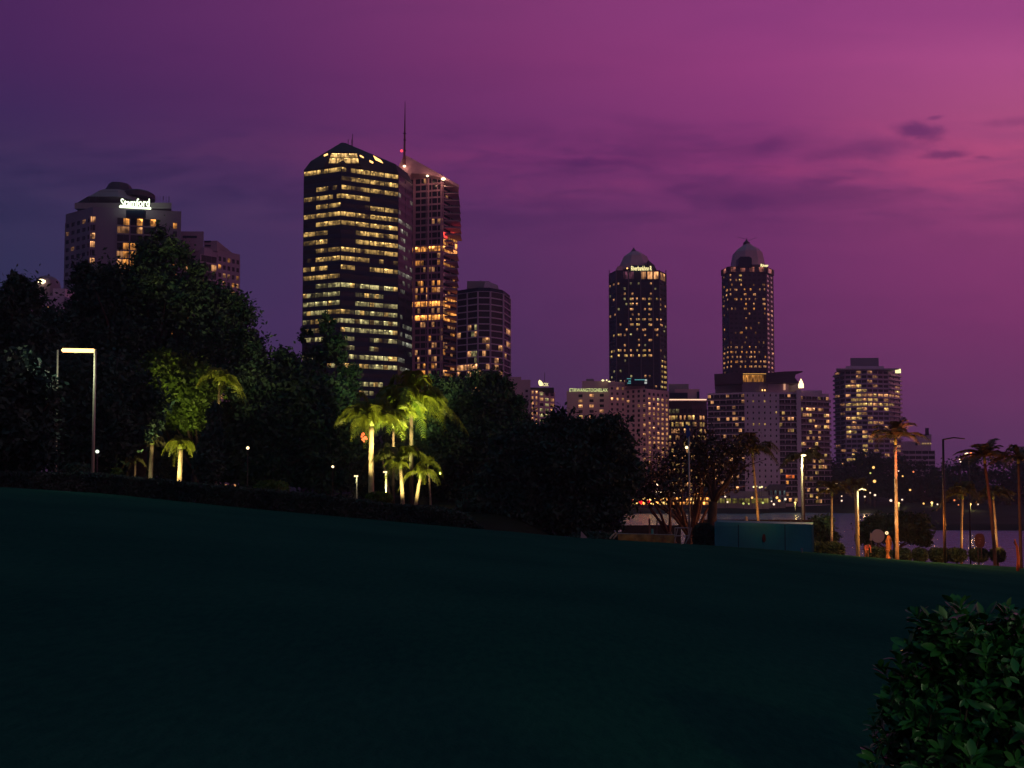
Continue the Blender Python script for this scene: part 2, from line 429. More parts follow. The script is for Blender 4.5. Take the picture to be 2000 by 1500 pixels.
# ------------------------------------------------------------------ buildings
rng = random.Random(7)
WARM, AMBER, OFFICE, PALE, ORANGE, WHITE = (0.95, 0.43, 0.16), (0.95, 0.36, 0.07), (0.88, 0.53, 0.15), (0.62, 0.53, 0.22), (1.0, 0.20, 0.03), (1.0, 0.85, 0.62)
class Building:
    def __init__(s, name, label, corners, ytop, ybase=None, back=30.0, wall=None, core=None, cat='building', row=None, zbase=1.5, cut=900, group=None):
        # corners: [(px, distance)] left to right along the faces one sees; rows in px of the photograph
        s.row = row or (ytop + 930) / 2
        s.cs = [P(px, s.row, Y) for px, Y in corners]
        s.cs = [(c.x, c.y) for c in s.cs]
        s.z1 = P(corners[len(corners) // 2][0], ytop, corners[len(corners) // 2][1]).z
        s.z0 = zbase if ybase is None else P(corners[0][0], ybase, corners[0][1]).z
        cx = sum(c[0] for c in s.cs) / len(s.cs); cyy = min(c[1] for c in s.cs)
        s.loc = (cx, cyy + back / 2, s.z0)
        s.o = thing(name, label, cat, s.loc, group)
        s.wall = wall; s.core = core or wall
        s.mb = MB(); s.wins = []; s.cut = cut
        bk = max(c[1] for c in s.cs) + back
        xl, xr = s.cs[0][0], s.cs[-1][0]
        bl = xl if xl < 0 else xl * bk / s.cs[0][1] + 1.0
        br = xr if xr > 0 else xr * bk / s.cs[-1][1] - 1.0
        s.plan = s.cs + [(br, bk), (bl, bk)]
        s.mb.prism(s.plan, s.z0, s.z1, s.core)
    def facade(s, i, nb, fh, lit, z1=None, z0=None, sill=0.3, head=0.1, pier=0.15, depth=0.25, wall=None, sub=1, frac=(0, 1), balcony=None, rail=None, bandm=None, off=0.0):
        a, b = s.cs[i], s.cs[i + 1]
        L = math.hypot(b[0] - a[0], b[1] - a[1]); t = ((b[0] - a[0]) / L, (b[1] - a[1]) / L); n = (t[1], -t[0])
        p = (a[0] + t[0] * L * frac[0] + n[0] * off, a[1] + t[1] * L * frac[0] + n[1] * off); L = L * (frac[1] - frac[0])
        z1 = s.z1 if z1 is None else z1; z0 = s.z0 if z0 is None else z0
        nf = max(1, int((z1 - z0) / fh)); bw = L / nb; wall = wall or s.wall; bandm = bandm or wall
        prev_bottom = z1
        for k in range(nf):
            top = z1 - k * fh; ot = top - head * fh; ob = top - fh + sill * fh
            if prev_bottom - ot > 0.02:
                s.mb.wallbox(p, t, n, 0, L, 0.0, depth, ot, prev_bottom, bandm)
            prev_bottom = ob
            for j in range(nb):
                a0 = j * bw + pier * bw / 2; a1 = (j + 1) * bw - pier * bw / 2
                quads = []; sw = (a1 - a0) / sub
                for q in range(sub):
                    b0, b1 = a0 + q * sw + (0.04 if q else 0), a0 + (q + 1) * sw
                    w = [(p[0] + t[0] * e + n[0] * 0.04, p[1] + t[1] * e + n[1] * 0.04, z) for e, z in ((b0, ob), (b1, ob), (b1, ot), (b0, ot))]
                    px, py = proj(((w[0][0] + w[1][0]) / 2, (w[0][1] + w[1][1]) / 2, (ob + ot) / 2))
                    r = lit(px, py, k, j, q)
                    if r: br, tint = r; wc = (tint[0] * br, tint[1] * br, tint[2] * br, 1)
                    else: wc = (0, 0, 0, 1)
                    sd = rng.uniform(0, 400)
                    quads.append((w, wc, [(sd, 0), (sd + sw, 0), (sd + sw, 1), (sd, 1)]))
                area = (a1 - a0) * (ot - ob) * abs(n[1])
                if py > s.cut: area *= 0.01
                if any(q_[1][0] > 0.1 for q_ in quads): area *= 1.3
                s.wins.append((area, quads))
            if balcony:
                m_ = MB(); zb = top - fh
                m_.wallbox(p, t, n, 0, L, 0.0, balcony, zb - 0.12, zb + 0.16, wall)
                if rail: m_.wallbox(p, t, n, 0.05, L - 0.05, balcony - 0.12, balcony - 0.05, zb + 0.16, zb + 1.0, rail)
                m_.build('balcony', s.o)
        if prev_bottom - z0 > 0.02: s.mb.wallbox(p, t, n, 0, L, 0.0, depth, z0, prev_bottom, bandm)
        if pier > 0:
            for j in range(nb + 1):
                a0 = max(0, j * bw - pier * bw / 2); a1 = min(L, j * bw + pier * bw / 2)
                s.mb.wallbox(p, t, n, a0, a1, 0.0, depth + 0.03, z0, z1 + 0.02, wall)
    def part(s, mb, name, smooth=False, label=None):
        o = mb.build(name, s.o, smooth)
        if label: o['label'] = label
        return o
    def xz(s, pts, Y): return [(P(px, py, Y).x, P(px, py, Y).z) for px, py in pts]
    def block(s, x0, x1, y0, y1, Y, d, m, name='roof'):  # a roof-top block between pixel bounds, depth d
        a, b = P(x0, y1, Y), P(x1, y0, Y); mb = MB(); mb.tbox(a.x, b.x, Y, Y + d, a.z, b.z, m); return s.part(mb, name)
    def finish(s):
        s.mb.build('wall', s.o)
        s.wins.sort(key=lambda w: -w[0])
        for i, (a, qs) in enumerate(s.wins[:100]):
            m_ = MB()
            for w, wc, uv in qs: m_.face(w, WIN, wc, uv)
            m_.build('window', s.o)
        if len(s.wins) > 100:
            m_ = MB()
            for a, qs in s.wins[100:]:
                for w, wc, uv in qs: m_.face(w, WIN, wc, uv)
            o = m_.build('window', s.o); o['kind'] = 'stuff'
def chance(p, lo=0.4, hi=1.2, tint=WARM, alt=None):
    if rng.random() < p: return (rng.uniform(lo, hi), tint if (alt is None or rng.random() < 0.6) else alt)
    return 0
def fhpx(px, Y, d, row=700): return P(px, row, Y).z - P(px, row + d, Y).z

W_PINK = mat('pale_rendered_wall', (0.22, 0.18, 0.25), 0.8, noise=0.06, vary=0.12)
W_TAN = mat('tan_concrete_wall', (0.56, 0.36, 0.40), 0.8, noise=0.06, vary=0.12)
W_GREY = mat('grey_concrete', (0.27, 0.25, 0.27), 0.75, noise=0.1, vary=0.15)
W_LAV = mat('lavender_grey_wall', (0.58, 0.44, 0.58), 0.75, noise=0.1, vary=0.12)
DARK = mat('dark_cladding', (0.004, 0.018, 0.044), 0.4, spec=0.12)
DARKM = mat('dark_metal_roof', (0.028, 0.024, 0.032), 0.6, spec=0.15)
DKWALL = mat('dark_brown_wall', (0.048, 0.030, 0.052), 0.6, noise=0.1)
GLASSC = mat('reflective_blue_glass', (0.012, 0.018, 0.035), 0.25, spec=0.45, metal=0.0)
FIN = mat('pale_metal_fin', (0.16, 0.12, 0.14), 0.4)
RAILG = mat('balcony_glass_rail', (0.05, 0.05, 0.06), 0.15, spec=0.8)
ROOFC = mat('copper_grey_roof', (0.52, 0.30, 0.38), 0.5, noise=0.1, vary=0.15)
SIGNW = glow('white_neon_sign', (0.85, 1.0, 0.66), 2.6)
SIGNY = glow('yellow_neon_sign', (1.0, 0.86, 0.38), 1.7)
SIGNL = glow('lime_neon_sign', (0.80, 0.86, 0.34), 0.95)
WARMG = glow('warm_roof_light', (1.0, 0.50, 0.15), 3.0)
HOT = glow('bright_warm_light', (1.0, 0.74, 0.42), 4.0)
TEALG = glow('teal_neon', (0.16, 0.60, 0.62), 0.5)
PENDW = glow('pale_panel_light', (0.8, 0.85, 0.8), 0.6)

# -- left hotel -------------------------------------------------------------
B = Building('hotel_tower', 'tall pale hotel on the left with a white lit script sign under its stepped crown', [(127, 356), (180, 346), (353, 352)], 404, back=34, wall=W_PINK, row=480, cut=600)
fh = fhpx(200, 350, 16.2)
B.facade(0, 5, fh, lambda x, y, k, j, q: chance(0.10 if y < 560 else 0.05, 0.15, 0.5, WARM), z1=P(150, 428, 350).z, sill=0.34, head=0.16, pier=0.36, depth=0.2)
L0 = {435: 1.2, 467: 1.2, 484: 1.3, 516: 1.1, 546: .6}
def lit_a(x, y, k, j, q):
    if any(abs(y - yy) < 8 for yy in L0): return (1.1, WARM)
    return 0
B.facade(1, 1, fh, lit_a, z1=P(180, 427, 350).z, sill=0.2, head=0.1, pier=0.35, depth=0.22, frac=(-0.035, 0.045))
def lit_b(x, y, k, j, q):
    if abs(y - 437) < 7 and q == 1: return (1.3, AMBER)
    if abs(y - 452) < 7: return chance(0.3, .3, .5)
    for yy in (486, 500, 519, 535, 580): 
        if abs(y - yy) < 8 and 240 < x < 270: return (rng.uniform(0.7, 1.2), AMBER)
    if 505 < y < 530 and x < 245: return (0.8, WARM)
    return chance(0.13, 0.2, 0.9, WARM) if y > 480 else 0
B.facade(1, 3, fh, lit_b, z1=P(250, 428, 350).z, sill=0.10, head=0.06, pier=0.10, depth=0.35, wall=W_PINK, bandm=W_GREY, frac=(0.27, 0.72), sub=2)
def lit_c(x, y, k, j, q): return (rng.uniform(.5, 1.1), AMBER) if (y > 520 or abs(y - 441) < 8) else chance(.3, .2, .5)
B.facade(1, 1, fh, lit_c, z1=P(340, 432, 350).z, sill=0.2, head=0.1, pier=0.3, depth=0.22, frac=(0.90, 0.965))
mbk = MB()
for x0, x1, y0, y1, Y, d in ((131, 340, 396, 405, 350.4, 26),):
    a, b = P(x0, y1, Y), P(x1, y0, Y); mbk.tbox(a.x + 3, b.x - 1, Y, Y + d, a.z - 0.5, b.z, W_GREY)
c = P(236, 400, 366)
def zc(r, Y=366): return P(236, r, Y).z
mbk.lathe((c.x - 1, 366), [(15.6, zc(405)), (12.6, zc(396.5)), (10.6, zc(390)), (10.0, zc(386)), (7.6, zc(380))], W_GREY, 8, R(22.5))
mbk.lathe((c.x - 1, 367), [(6.8, zc(381)), (5.9, zc(375)), (4.6, zc(363)), (4.2, zc(359.5)), (2.6, zc(358))], DKWALL, 8, R(22.5))
c2 = P(268, 384, 362)
mbk.lathe((c2.x, 364), [(6.3, zc(392)), (6.2, zc(383)), (4.8, zc(379)), (2.0, zc(377.5))], DKWALL, 16)
B.part(mbk, 'roof')
for px, r in ((175, 396), (190, 391), (319, 391), (330, 396)):
    ant = MB(); q = P(px, r, 352); ant.tube([(q.x, 352, zc(404)), (q.x, 352, q.z)], 0.12, DARKM, 5); B.part(ant, 'antenna')
ant = MB()
for px in range(300, 336, 6):
    q = P(px, 397, 351); ant.tube([(q.x, 351.2, zc(405)), (q.x, 351.2, q.z)], 0.06, DARKM, 4)
ant.wallbox((P(299, 397, 351).x, 351.2), (1, 0), (0, -1), 0, 7.2, -.05, .05, P(300, 398, 351).z, P(300, 397, 351).z, DARKM)
B.part(ant, 'roof_railing')
pz = lambda r: P(260, r, 344).z
text_mesh('Stamford', P(237, 397, 344.5).x, P(293, 397, 344.5).x, pz(403.5), pz(388), 344.0, 0.4, SIGNW, 'sign_lettering', B.o)
u = MB(); a, b = P(233, 405, 344), P(294, 408, 344)
u.yprism([(a.x, pz(405)), (b.x, pz(408.5)), (b.x, pz(405.2)), (a.x, pz(401.6))], 343.9, 344.5, SIGNW); B.part(u, 'sign_underline')
u = MB(); a, b = P(246, 432, 345), P(282, 410, 345); u.box(a.x, b.x, 344.9, 346.5, pz(424), pz(409), DARK); B.part(u, 'sign_bracket')
B.finish()

# -- wing right of the hotel ---------------------------------------------------
W_WING = mat('rose_rendered_wall', (0.36, 0.25, 0.34), 0.8, noise=0.06, vary=0.12)
B = Building('hotel_wing', 'pale stepped building just right of the hotel with the white sign', [(349, 372), (398, 368), (424, 372), (468, 380)], 488, back=26, wall=W_WING, row=540, cut=600)
for x0, x1, yt, Y in ((347, 398, 452, 368.6), (398, 424, 470, 370.5)):
    a, b = P(x0, 490, Y), P(x1, yt, Y); B.mb.tbox(a.x, b.x, Y, Y + 24, a.z, b.z, W_WING)
a, b = P(356, 490, 368), P(384, 463, 368); B.mb.tbox(a.x, b.x, 368.35, 368.7, P(0, 464, 368).z, P(0, 460, 368).z, DARK)
fh = fhpx(400, 370, 16.0)
def lit_w(x, y, k, j, q):
    if y > 572: return (1.2, WARM) if rng.random() < .6 else 0
    return chance(0.28, 0.3, 1.0, WARM, AMBER)
B.facade(0, 1, fh, lambda x, y, k, j, q: (1.1, WARM) if abs(y - 524) < 8 else chance(.4, .3, .9, AMBER), z1=P(370, 500, 370).z, sill=0.2, head=0.12, pier=0.2, depth=0.25, frac=(0.2, 0.6))
B.facade(1, 1, fh, lit_w, z1=P(410, 500, 370).z, sill=0.14, head=0.06, pier=0.12, depth=0.25, frac=(-0.3, 1.0), sub=3)
B.facade(2, 5, fh, lit_w, z1=P(440, 500, 374).z, sill=0.3, head=0.16, pier=0.4, depth=0.2)
for yy in (470, 478):
    B.block(400, 412, yy, yy + 3, 370.2, 0.6, DARK, 'vent')
B.finish()

# -- far-left domed house -------------------------------------------------------
B = Building('domed_building', 'low pale building at far left with a lamp on its small dome', [(14, 262), (125, 262)], 578, back=18, wall=W_LAV, row=640, cut=640)
B.facade(0, 12, fhpx(60, 262, 15), lambda x, y, k, j, q: chance(.06, .3, .8), z1=P(60, 596, 262).z, sill=0.35, head=0.2, pier=0.5, depth=0.15)
m_ = MB(); c = P(79, 560, 264); zz = lambda r: P(79, r, 262).z
m_.lathe((c.x, 268), [(3.6, zz(582)), (3.6, zz(549)), (3.2, zz(540)), (2.3, zz(534)), (1.0, zz(530.5)), (0.25, zz(529.5))], W_PINK, 14)
B.part(m_, 'dome')
m_ = MB(); m_.tube([(c.x + 0.3, 268, zz(531)), (c.x + 0.3, 268, zz(526))], [0.45, 0.1], DARKM, 6); B.part(m_, 'finial')
m_ = MB(); q = P(81, 549, 264); m_.lathe((q.x, 263.9), [(0.2, q.z - 0.9), (1.1, q.z - 0.3), (1.15, q.z + 0.2), (0.2, q.z + 0.6)], HOT, 10); B.part(m_, 'lamp')
a, b = P(100, 578, 263), P(124, 562, 263); m_ = MB(); m_.box(a.x, b.x, 264, 272, a.z, b.z, W_LAV); B.part(m_, 'roof')
B.finish()

# -- dark office tower ---------------------------------------------------------
T = """.9 1 .8|.3 1 1 1|0 0
0 0 0|.7 1 1 1|0 .1
0 .8 .1|1 .5 1 .7|.3 .2
1 .6 .4|1 1 .2 .1|0 0
0 .9 .6|0 .1 .9 1|.2 .2
.9 1 .8|.9 .9 1 1|.5 .4
.3 1 1|1 .9 1 1|.4 .3
1 1 0|.2 1 1 .7|.3 .2
.7 .8 0|.3 1 1 1.2|.5 .4
.3 .5 .5|.7 .5 1 .8|.3 .1
.1 .9 .5|.9 .6 .2 .2|.2 .3
1 1 .3|1 .2 .6 .8|.5 .6
.7 .8 .5|0 0 0 0|.1 .1
0 .6 .8|1 .8 .9 1|.4 .2
.6 .6 .6|.2 .8 .7 .1|.2 .1
.8 1 .7|0 1 .6 .9|.2 .1
.7 1 .6|.6 1 .7 1|.2 .2
.5 .5 .8|1 .9 1 1|.2 .2
.6 .5 0|1 .9 .9 1|.4 .5
1 .9 0|.3 .3 .7 .9|.8 .7
0 0 0|.6 0 .4 0|0 .1
.8 .6 .6|1 1 1 1|.5 .3
.2 .3 .6|1 1 1 1|.3 .4
0 0 0|0 .3 0 0|0 0
.5 .8 1|1 .8 .8 0|0 0
.2 .2 .2|.3 .3 .3 0|0 0"""
T = [[[float(v) for v in s_.split()] for s_ in l.split('|')] for l in T.split('\n')]
B = Building('office_tower', 'tallest dark glass office tower with most floors lit and a pointed roof', [(592, 405), (665, 398), (777, 409), (805, 424)], 341, back=38, wall=DARK, core=DARK, row=520, cut=745)
fh = fhpx(740, 407, 17.0, 500)
def office(face):
    def f(x, y, k, j, q):
        if k >= len(T): return 0
        v = T[k][face][min(j, len(T[k][face]) - 1)]
        if v == 0 or (v < 1 and rng.random() > v * 1.15 and v < .5): return 0
        if v < 0.45: v += .1
        v = min(v, 1.1)
        tint = OFFICE if k < 13 else (PALE if rng.random() < .7 else OFFICE)
        if face == 2: tint = (0.62, 0.62, 0.45); v *= 0.6
        return (v * rng.choice((.12, .4, .6, .8, 1.0, 1.0, 1.25)) * 1.15, tint)
    return f
for i_, nb_f in ((0, 3), (1, 4), (2, 2)):
    B.facade(i_, nb_f, fh, office(i_), sill=0.44, head=0.07, pier=0.05, depth=0.18, wall=GLASSC if i_ == 2 else DARK, sub=3)
cx = sum(p[0] for p in B.plan) / len(B.plan); cyy = sum(p[1] for p in B.plan) / len(B.plan)
def shrink(k, ax=cx, ay=cyy): return [(ax + (p[0] - ax) * k, ay + (p[1] - ay) * k) for p in B.plan]
m_ = MB(); zr = lambda r, Y=408: P(700, r, Y).z
m_.prism(shrink(1.004), B.z1, zr(331, 404), DARKM)
m_.prism(shrink(1.004), zr(331, 404), zr(313, 406), DARKM, top=shrink(0.90))
ap = P(671, 279, 420)
m_.prism(shrink(0.90), zr(313, 406), ap.z, DARKM, top=[(ap.x + (p[0] - cx) * 0.05, 421 + (p[1] - cyy) * 0.05) for p in B.plan])
gp = B.xz([(633, 326), (646, 297), (693, 297), (706, 326)], 400)
m_.yprism(gp, 399.6, 416, DARKM)
B.part(m_, 'roof')
m_ = MB()
for (xa, xb, yt, yb, xc, xd) in ((646, 697, 299, 307, 644, 699), (643, 699.5, 308.5, 318, 641, 701)):
    w = [P(xc, yb, 399), P(xd, yb, 399), P(xb, yt, 399), P(xa, yt, 399)]
    for s_ in range(4):
        f0, f1 = s_ / 4 + 0.01, (s_ + 1) / 4 - 0.01
        pts = [w[0].lerp(w[1], f0), w[0].lerp(w[1], f1), w[3].lerp(w[2], f1), w[3].lerp(w[2], f0)]
        sd = rng.uniform(0, 300); m_.face([(p_.x, 399.5, p_.z) for p_ in pts], WIN, (1.7, 1.0, .33, 1), [(sd, 0), (sd + 3, 0), (sd + 3, 1), (sd, 1)])
B.part(m_, 'gable_window')
for pts, mt in (([(729, 304), (744, 313), (748, 318.5), (733, 312)], WARMG), ([(633, 303), (640, 300), (640, 302), (633, 305)], WARMG), ([(703, 303), (710, 306.5), (710, 308.5), (703, 305)], WARMG), ([(722, 313), (729, 316.5), (728, 319), (722, 316)], WARMG)):
    m_ = MB(); m_.yprism(B.xz(pts, 398.6), 398.2, 399.0, mt); B.part(m_, 'roof_light')
for px, r in ((680, 272), (687, 272), (688.5, 262)):
    m_ = MB(); q = P(px, r, 420); m_.tube([(q.x, 420, zr(290, 420)), (q.x, 420, q.z)], 0.15, DARKM, 5); B.part(m_, 'antenna')
B.finish()

# -- tower with the spire --------------------------------------------------------
W_SPIRE = mat('pinkish_frame', (0.50, 0.26, 0.36), 0.7, noise=0.1, vary=0.12)
B = Building('apartment_tower', 'balconied apartment tower with a tall thin spire behind the office tower', [(768, 452), (865, 446), (893, 458)], 345, back=26, wall=W_SPIRE, core=DARK, row=520, cut=725)
fh = fhpx(830, 448, 13.4, 550)
def lit_s(x, y, k, j, q):
    if 482 < y < 496: return (rng.uniform(1.8, 2.6), AMBER)
    if 508 < y < 520: return (rng.uniform(.5, 1.2), AMBER) if x > 865 else chance(.55, .4, 1.0, AMBER)
    if 520 < y < 528: return chance(.3, .3, .7, WARM)
    if 582 < y < 597: return (rng.uniform(2.2, 3.0), AMBER)
    if 609 < y < 624: return (rng.uniform(1.8, 2.8), AMBER)
    if 450 < y < 462 and x > 864: return (2.2, (1.0, .07, .05))
    if 462 < y < 476 and x > 864: return (1.2, AMBER)
    if 470 < y < 482: return 0
    if y < 440: return chance(0.035, .3, .7, WARM)
    if 440 <= y < 482: return chance(0.12 if 850 < x < 868 else 0.02, .5, .9)
    if 545 < y < 560: return chance(.55, .5, 1.1, AMBER)
    if 535 < y < 545: return 0
    if y > 560: return chance(.34, .3, 1.1, WARM, AMBER)
    return chance(.12, .3, .7)
B.facade(0, 9, fh, lit_s, sill=0.16, head=0.10, pier=0.10, depth=0.45, sub=2)
B.facade(1, 2, fh, lit_s, sill=0.12, head=0.06, pier=0.06, depth=0.2, sub=3)
a_, b_ = B.cs[1], B.cs[2]
m_ = MB()
for px in (807, 836, 862):
    q = P(px, 520, 447); m_.box(q.x - 0.42, q.x + 0.42, 445.2 + abs(px - 862) * 0.06, 447 + abs(px - 862) * 0.07, 2, P(px, 342, 447).z, W_SPIRE)
B.part(m_, 'pilaster')
nf = int((P(880, 372, 452).z - 10) / fh)
for k in range(nf):
    zb = P(880, 372, 452).z - k * fh; r = proj((B.cs[2][0], 458, zb))[1]
    if 478 < r < 497: w1 = -1.5
    elif r < 400: w1 = 0.6 + (r - 372) * 0.03
    elif r < 478: w1 = 1.6 + (r - 400) * 0.012
    else: w1 = 0.9
    m_ = MB(); x0 = P(868, r, 447).x; x1 = B.cs[2][0] + w1
    m_.box(x0, x1, 446.0, 458, zb - 0.16, zb + 0.16, W_SPIRE); m_.box(x0, x1 - 0.05, 446.05, 446.15, zb + 0.16, zb + 0.75, RAILG)
    B.part(m_, 'balcony')
m_ = MB(); pts = B.xz([(776, 331), (789, 304), (797, 306), (846, 333), (897, 362), (896, 367), (862, 347.5), (832, 339.5), (803, 339.5), (800, 346), (776, 346)], 444)
n_ = len(pts); vs = [(p[0], 443.5, p[1]) for p in pts] + [(p[0] - 2, 466, p[1] - 2.5) for p in pts]
m_.faces(vs, [tuple(range(n_)), tuple(range(n_, 2 * n_))[::-1]] + [(i, i + n_, (i + 1) % n_ + n_, (i + 1) % n_) for i in range(n_)], ROOFC)
B.part(m_, 'roof')
m_ = MB(); q = P(790, 304, 444)
m_.tube([(q.x, 443, q.z - 6), (q.x + 0.2, 443, P(790, 262, 444).z), (q.x + 0.3, 443, P(791, 200, 444).z)], [0.7, 0.45, 0.12], mat('red_brown_steel', (0.16, 0.05, 0.06), 0.5), 8)
for r in (262, 275, 296): m_.lathe((q.x + 0.2, 443), [(0.2, P(790, r + 1.5, 444).z), (0.9, P(790, r, 444).z), (0.2, P(790, r - 1, 444).z)], DARKM, 8)
B.part(m_, 'spire')
m_ = MB(); q = P(785, 296, 444); m_.lathe((q.x, 443), [(0.2, q.z - .7), (0.7, q.z - .3), (0.7, q.z + .3), (0.2, q.z + .7)], glow('red_beacon_light', (1.0, 0.06, 0.09), 2.0), 8); B.part(m_, 'beacon')
for px, r, s_ in ((790, 325, 1.0), (835, 344, 0.9), (866, 350, 1.5)):
    fl_ = bpy.data.lights.new('flood_light', 'POINT'); fl_.energy = 420 * s_; fl_.color = (1, .5, .3); fl_.shadow_soft_size = .5; flo = bpy.data.objects.new('flood_light', fl_); COL.objects.link(flo); flo.location = (P(px, r, 443).x, 439.5, P(px, r, 443).z - .8)
    m_ = MB(); q = P(px, r, 443); m_.lathe((q.x, 442.6), [(0.2, q.z - .5 * s_), (0.75 * s_, q.z - .2), (0.75 * s_, q.z + .2), (0.2, q.z + .5 * s_)], HOT, 8); B.part(m_, 'floodlight')
B.finish()

# -- rounded apartment tower -----------------------------------------------------
B = Building('apartment_tower', 'rounded apartment tower with a pale grid facade right of the spire tower', [(893, 438), (934, 431), (957, 431.5), (982, 437), (996, 450)], 562, back=22, wall=W_LAV, core=DARK, row=640, cut=745)
fh = fhpx(930, 432, 12.8, 650)
def lit_r(x, y, k, j, q):
    if y < 630: return 0
    if abs(y - 719) < 8 and x < 936: return (1.3, WARM)
    if 912 < x < 935: return chance(.62, .5, 1.1, PALE, WARM)
    return chance(.13 if y < 700 else .2, .3, 1.0, WARM)
for i_, nb_f, s_ in ((0, 2, 3), (1, 1, 3), (2, 1, 3), (3, 1, 2)):
    B.facade(i_, nb_f, fh, lit_r, z1=P(934, 569, 431).z, sill=0.10, head=0.06, pier=0.07, depth=0.6, sub=s_)
B.block(912, 956, 549, 563, 436, 14, W_GREY)
m_ = MB(); m_.yprism(B.xz([(944, 563), (948, 549), (957, 551), (972, 557), (974, 564)], 434), 434, 444, W_LAV); B.part(m_, 'roof')
m_ = MB(); q = P(938, 545, 436); m_.tube([(q.x, 438, P(938, 552, 436).z), (q.x, 438, q.z)], 0.15, DARKM, 5); B.part(m_, 'antenna')
B.finish()

# -- small building with bright letter sign ------------------------------------
B = Building('hotel_block', 'small tan block right of the rounded tower, a bright yellow sign on its roof', [(985, 342), (1036, 338), (1052, 340), (1083, 345)], 765, back=20, wall=W_TAN, row=800, cut=800)
a, b = P(985, 770, 339), P(1036, 742, 339); B.mb.tbox(a.x, b.x, 338.4, 356, a.z, b.z, W_TAN)
a, b = P(985, 742, 339), P(1018, 735, 339); B.mb.tbox(a.x, b.x, 341, 354, a.z, b.z, W_TAN)
B.facade(1, 2, fhpx(1040, 340, 10.4), lambda x, y, k, j, q: (1.1, WARM), z1=P(1045, 762, 340).z, sill=0.25, head=0.2, pier=0.5, depth=0.2, frac=(0, 0.95))
B.facade(2, 3, fhpx(1040, 340, 10.4), lambda x, y, k, j, q: chance(.75, .6, 1.1, PALE, WARM), z1=P(1045, 764, 340).z, sill=0.25, head=0.2, pier=0.3, depth=0.2)
B.facade(0, 4, fhpx(1040, 340, 10.4), lambda x, y, k, j, q: chance(.1, .6, 1.1), z1=P(1010, 760, 340).z, z0=P(1010, 830, 340).z, sill=0.35, head=0.25, pier=0.6, depth=0.2, off=0.3)
B.block(1036, 1082, 757, 766, 341, 14, DARKM)
m_ = MB(); m_.yprism(B.xz([(1052, 750), (1051.5, 745), (1053.5, 742), (1057, 744.5), (1060, 748), (1060, 753.5), (1054, 753.5)], 339), 338.6, 339.2, SIGNY); B.part(m_, 'sign_logo')
text_mesh('OX', P(1061, 750, 339).x, P(1071, 750, 339).x, P(1061, 754.3, 339).z, P(1061, 748, 339).z, 338.8, 0.4, SIGNY, 'sign_lettering', B.o)
m_ = MB()
q = P(1064, 727, 340); m_.tube([(q.x, 341, P(1064, 757, 341).z), (q.x, 341, q.z)], 0.1, DARKM, 5)
B.part(m_, 'antenna')
B.finish()

# -- twin dark towers -------------------------------------------------------------
def crown(B, cpx, Y, prof, m, name='dome', n=8, rot=R(22.5)):
    c = P(cpx, prof[0][1], Y); m_ = MB()
    m_.lathe((c.x, Y), [(w * Y / F, P(cpx, r, Y).z) for w, r in prof], m, n, rot); return B.part(m_, name)
B = Building('dark_tower', 'dark tower with a domed top and yellow sign left of its near twin', [(1190, 530), (1204, 521), (1288, 521), (1302, 530)], 528, back=26, wall=DKWALL, core=DARK, row=640, cut=745)
fh = fhpx(1250, 521, 10.05, 640)
CL = {(19): [1238, 1250], }
def lit_t1(x, y, k, j, q):
    if 536 < y < 549 : return (1.3 if 1268 < x < 1292 else .45, WARM) if x > 1255 else 0
    for (y0, y1, x0, x1, p) in ((580, 612, 1230, 1290, .72), (622, 636, 1228, 1300, .65), (642, 652, 1230, 1292, .7), (652, 662, 1190, 1215, .5), (672, 682, 1218, 1250, .6), (682, 702, 1194, 1280, .72), (700, 712, 1295, 1302, .8)):
        if y0 < y < y1 and x0 < x < x1: return (rng.uniform(.5, 1.25), WARM if rng.random() < .6 else OFFICE) if rng.random() < p else 0
    if x > 1292 and y > 700: return (0.9, OFFICE)
    return chance(.16 if y > 550 else .0, .2, .8, WARM, PALE)
B.facade(0, 2, fh, lit_t1, z1=P(1250, 550, 521).z, sill=0.38, head=0.18, pier=0.2, depth=0.2, sub=2, wall=DARK)
B.facade(1, 7, fh, lit_t1, z1=P(1250, 550, 521).z, sill=0.38, head=0.18, pier=0.42, depth=0.2, sub=2, wall=DARK)
B.facade(2, 2, fh, lit_t1, z1=P(1250, 550, 521).z, sill=0.38, head=0.18, pier=0.2, depth=0.2, sub=2, wall=DARK)
for i_, nb_f in ((0, 1), (1, 7), (2, 1)):
    B.facade(i_, nb_f, fhpx(1250, 521, 17), lambda x, y, k, j, q: ((1.6 if 1266 < x < 1291 else .5), WARM) if x > 1255 else ((.10, (1, .3, .5)) if (x < 1235 and x > 1213) else 0), z1=P(1250, 530, 521).z, z0=P(1250, 548, 521).z, sill=0.1, head=0.04, pier=0.25, depth=0.2, wall=DARK)
m_ = MB()
for px in (1190.5, 1204, 1228, 1252, 1276, 1289, 1301.5):
    Y_ = np.interp(px, [1190, 1204, 1288, 1302], [530, 521, 521, 530]); q = P(px, 640, Y_ - 0.6)
    m_.box(q.x - 0.2, q.x + 0.2, Y_ - 0.75, Y_ - 0.2, 10, P(px, 528, Y_).z, FIN)
B.part(m_, 'fin')
crown(B, 1240, 534, [(37, 531), (34, 521), (28, 511), (24.5, 503), (13, 495), (8, 492)], ROOFC)
m_ = MB(); m_.yprism(B.xz([(1203, 529), (1206, 520), (1216, 519), (1216, 529)], 521.5), 521.4, 530, ROOFC); m_.yprism(B.xz([(1266, 529), (1266, 508), (1278, 518), (1283, 529)], 521.5), 521.4, 532, DKWALL); m_.yprism(B.xz([(1232, 529), (1232, 518), (1266, 518), (1266, 529)], 521.5), 521.45, 531, DARK); B.part(m_, 'roof')
crown(B, 1237.5, 534, [(6, 496), (6, 491), (3, 488), (1, 484)], DKWALL, 'lantern')
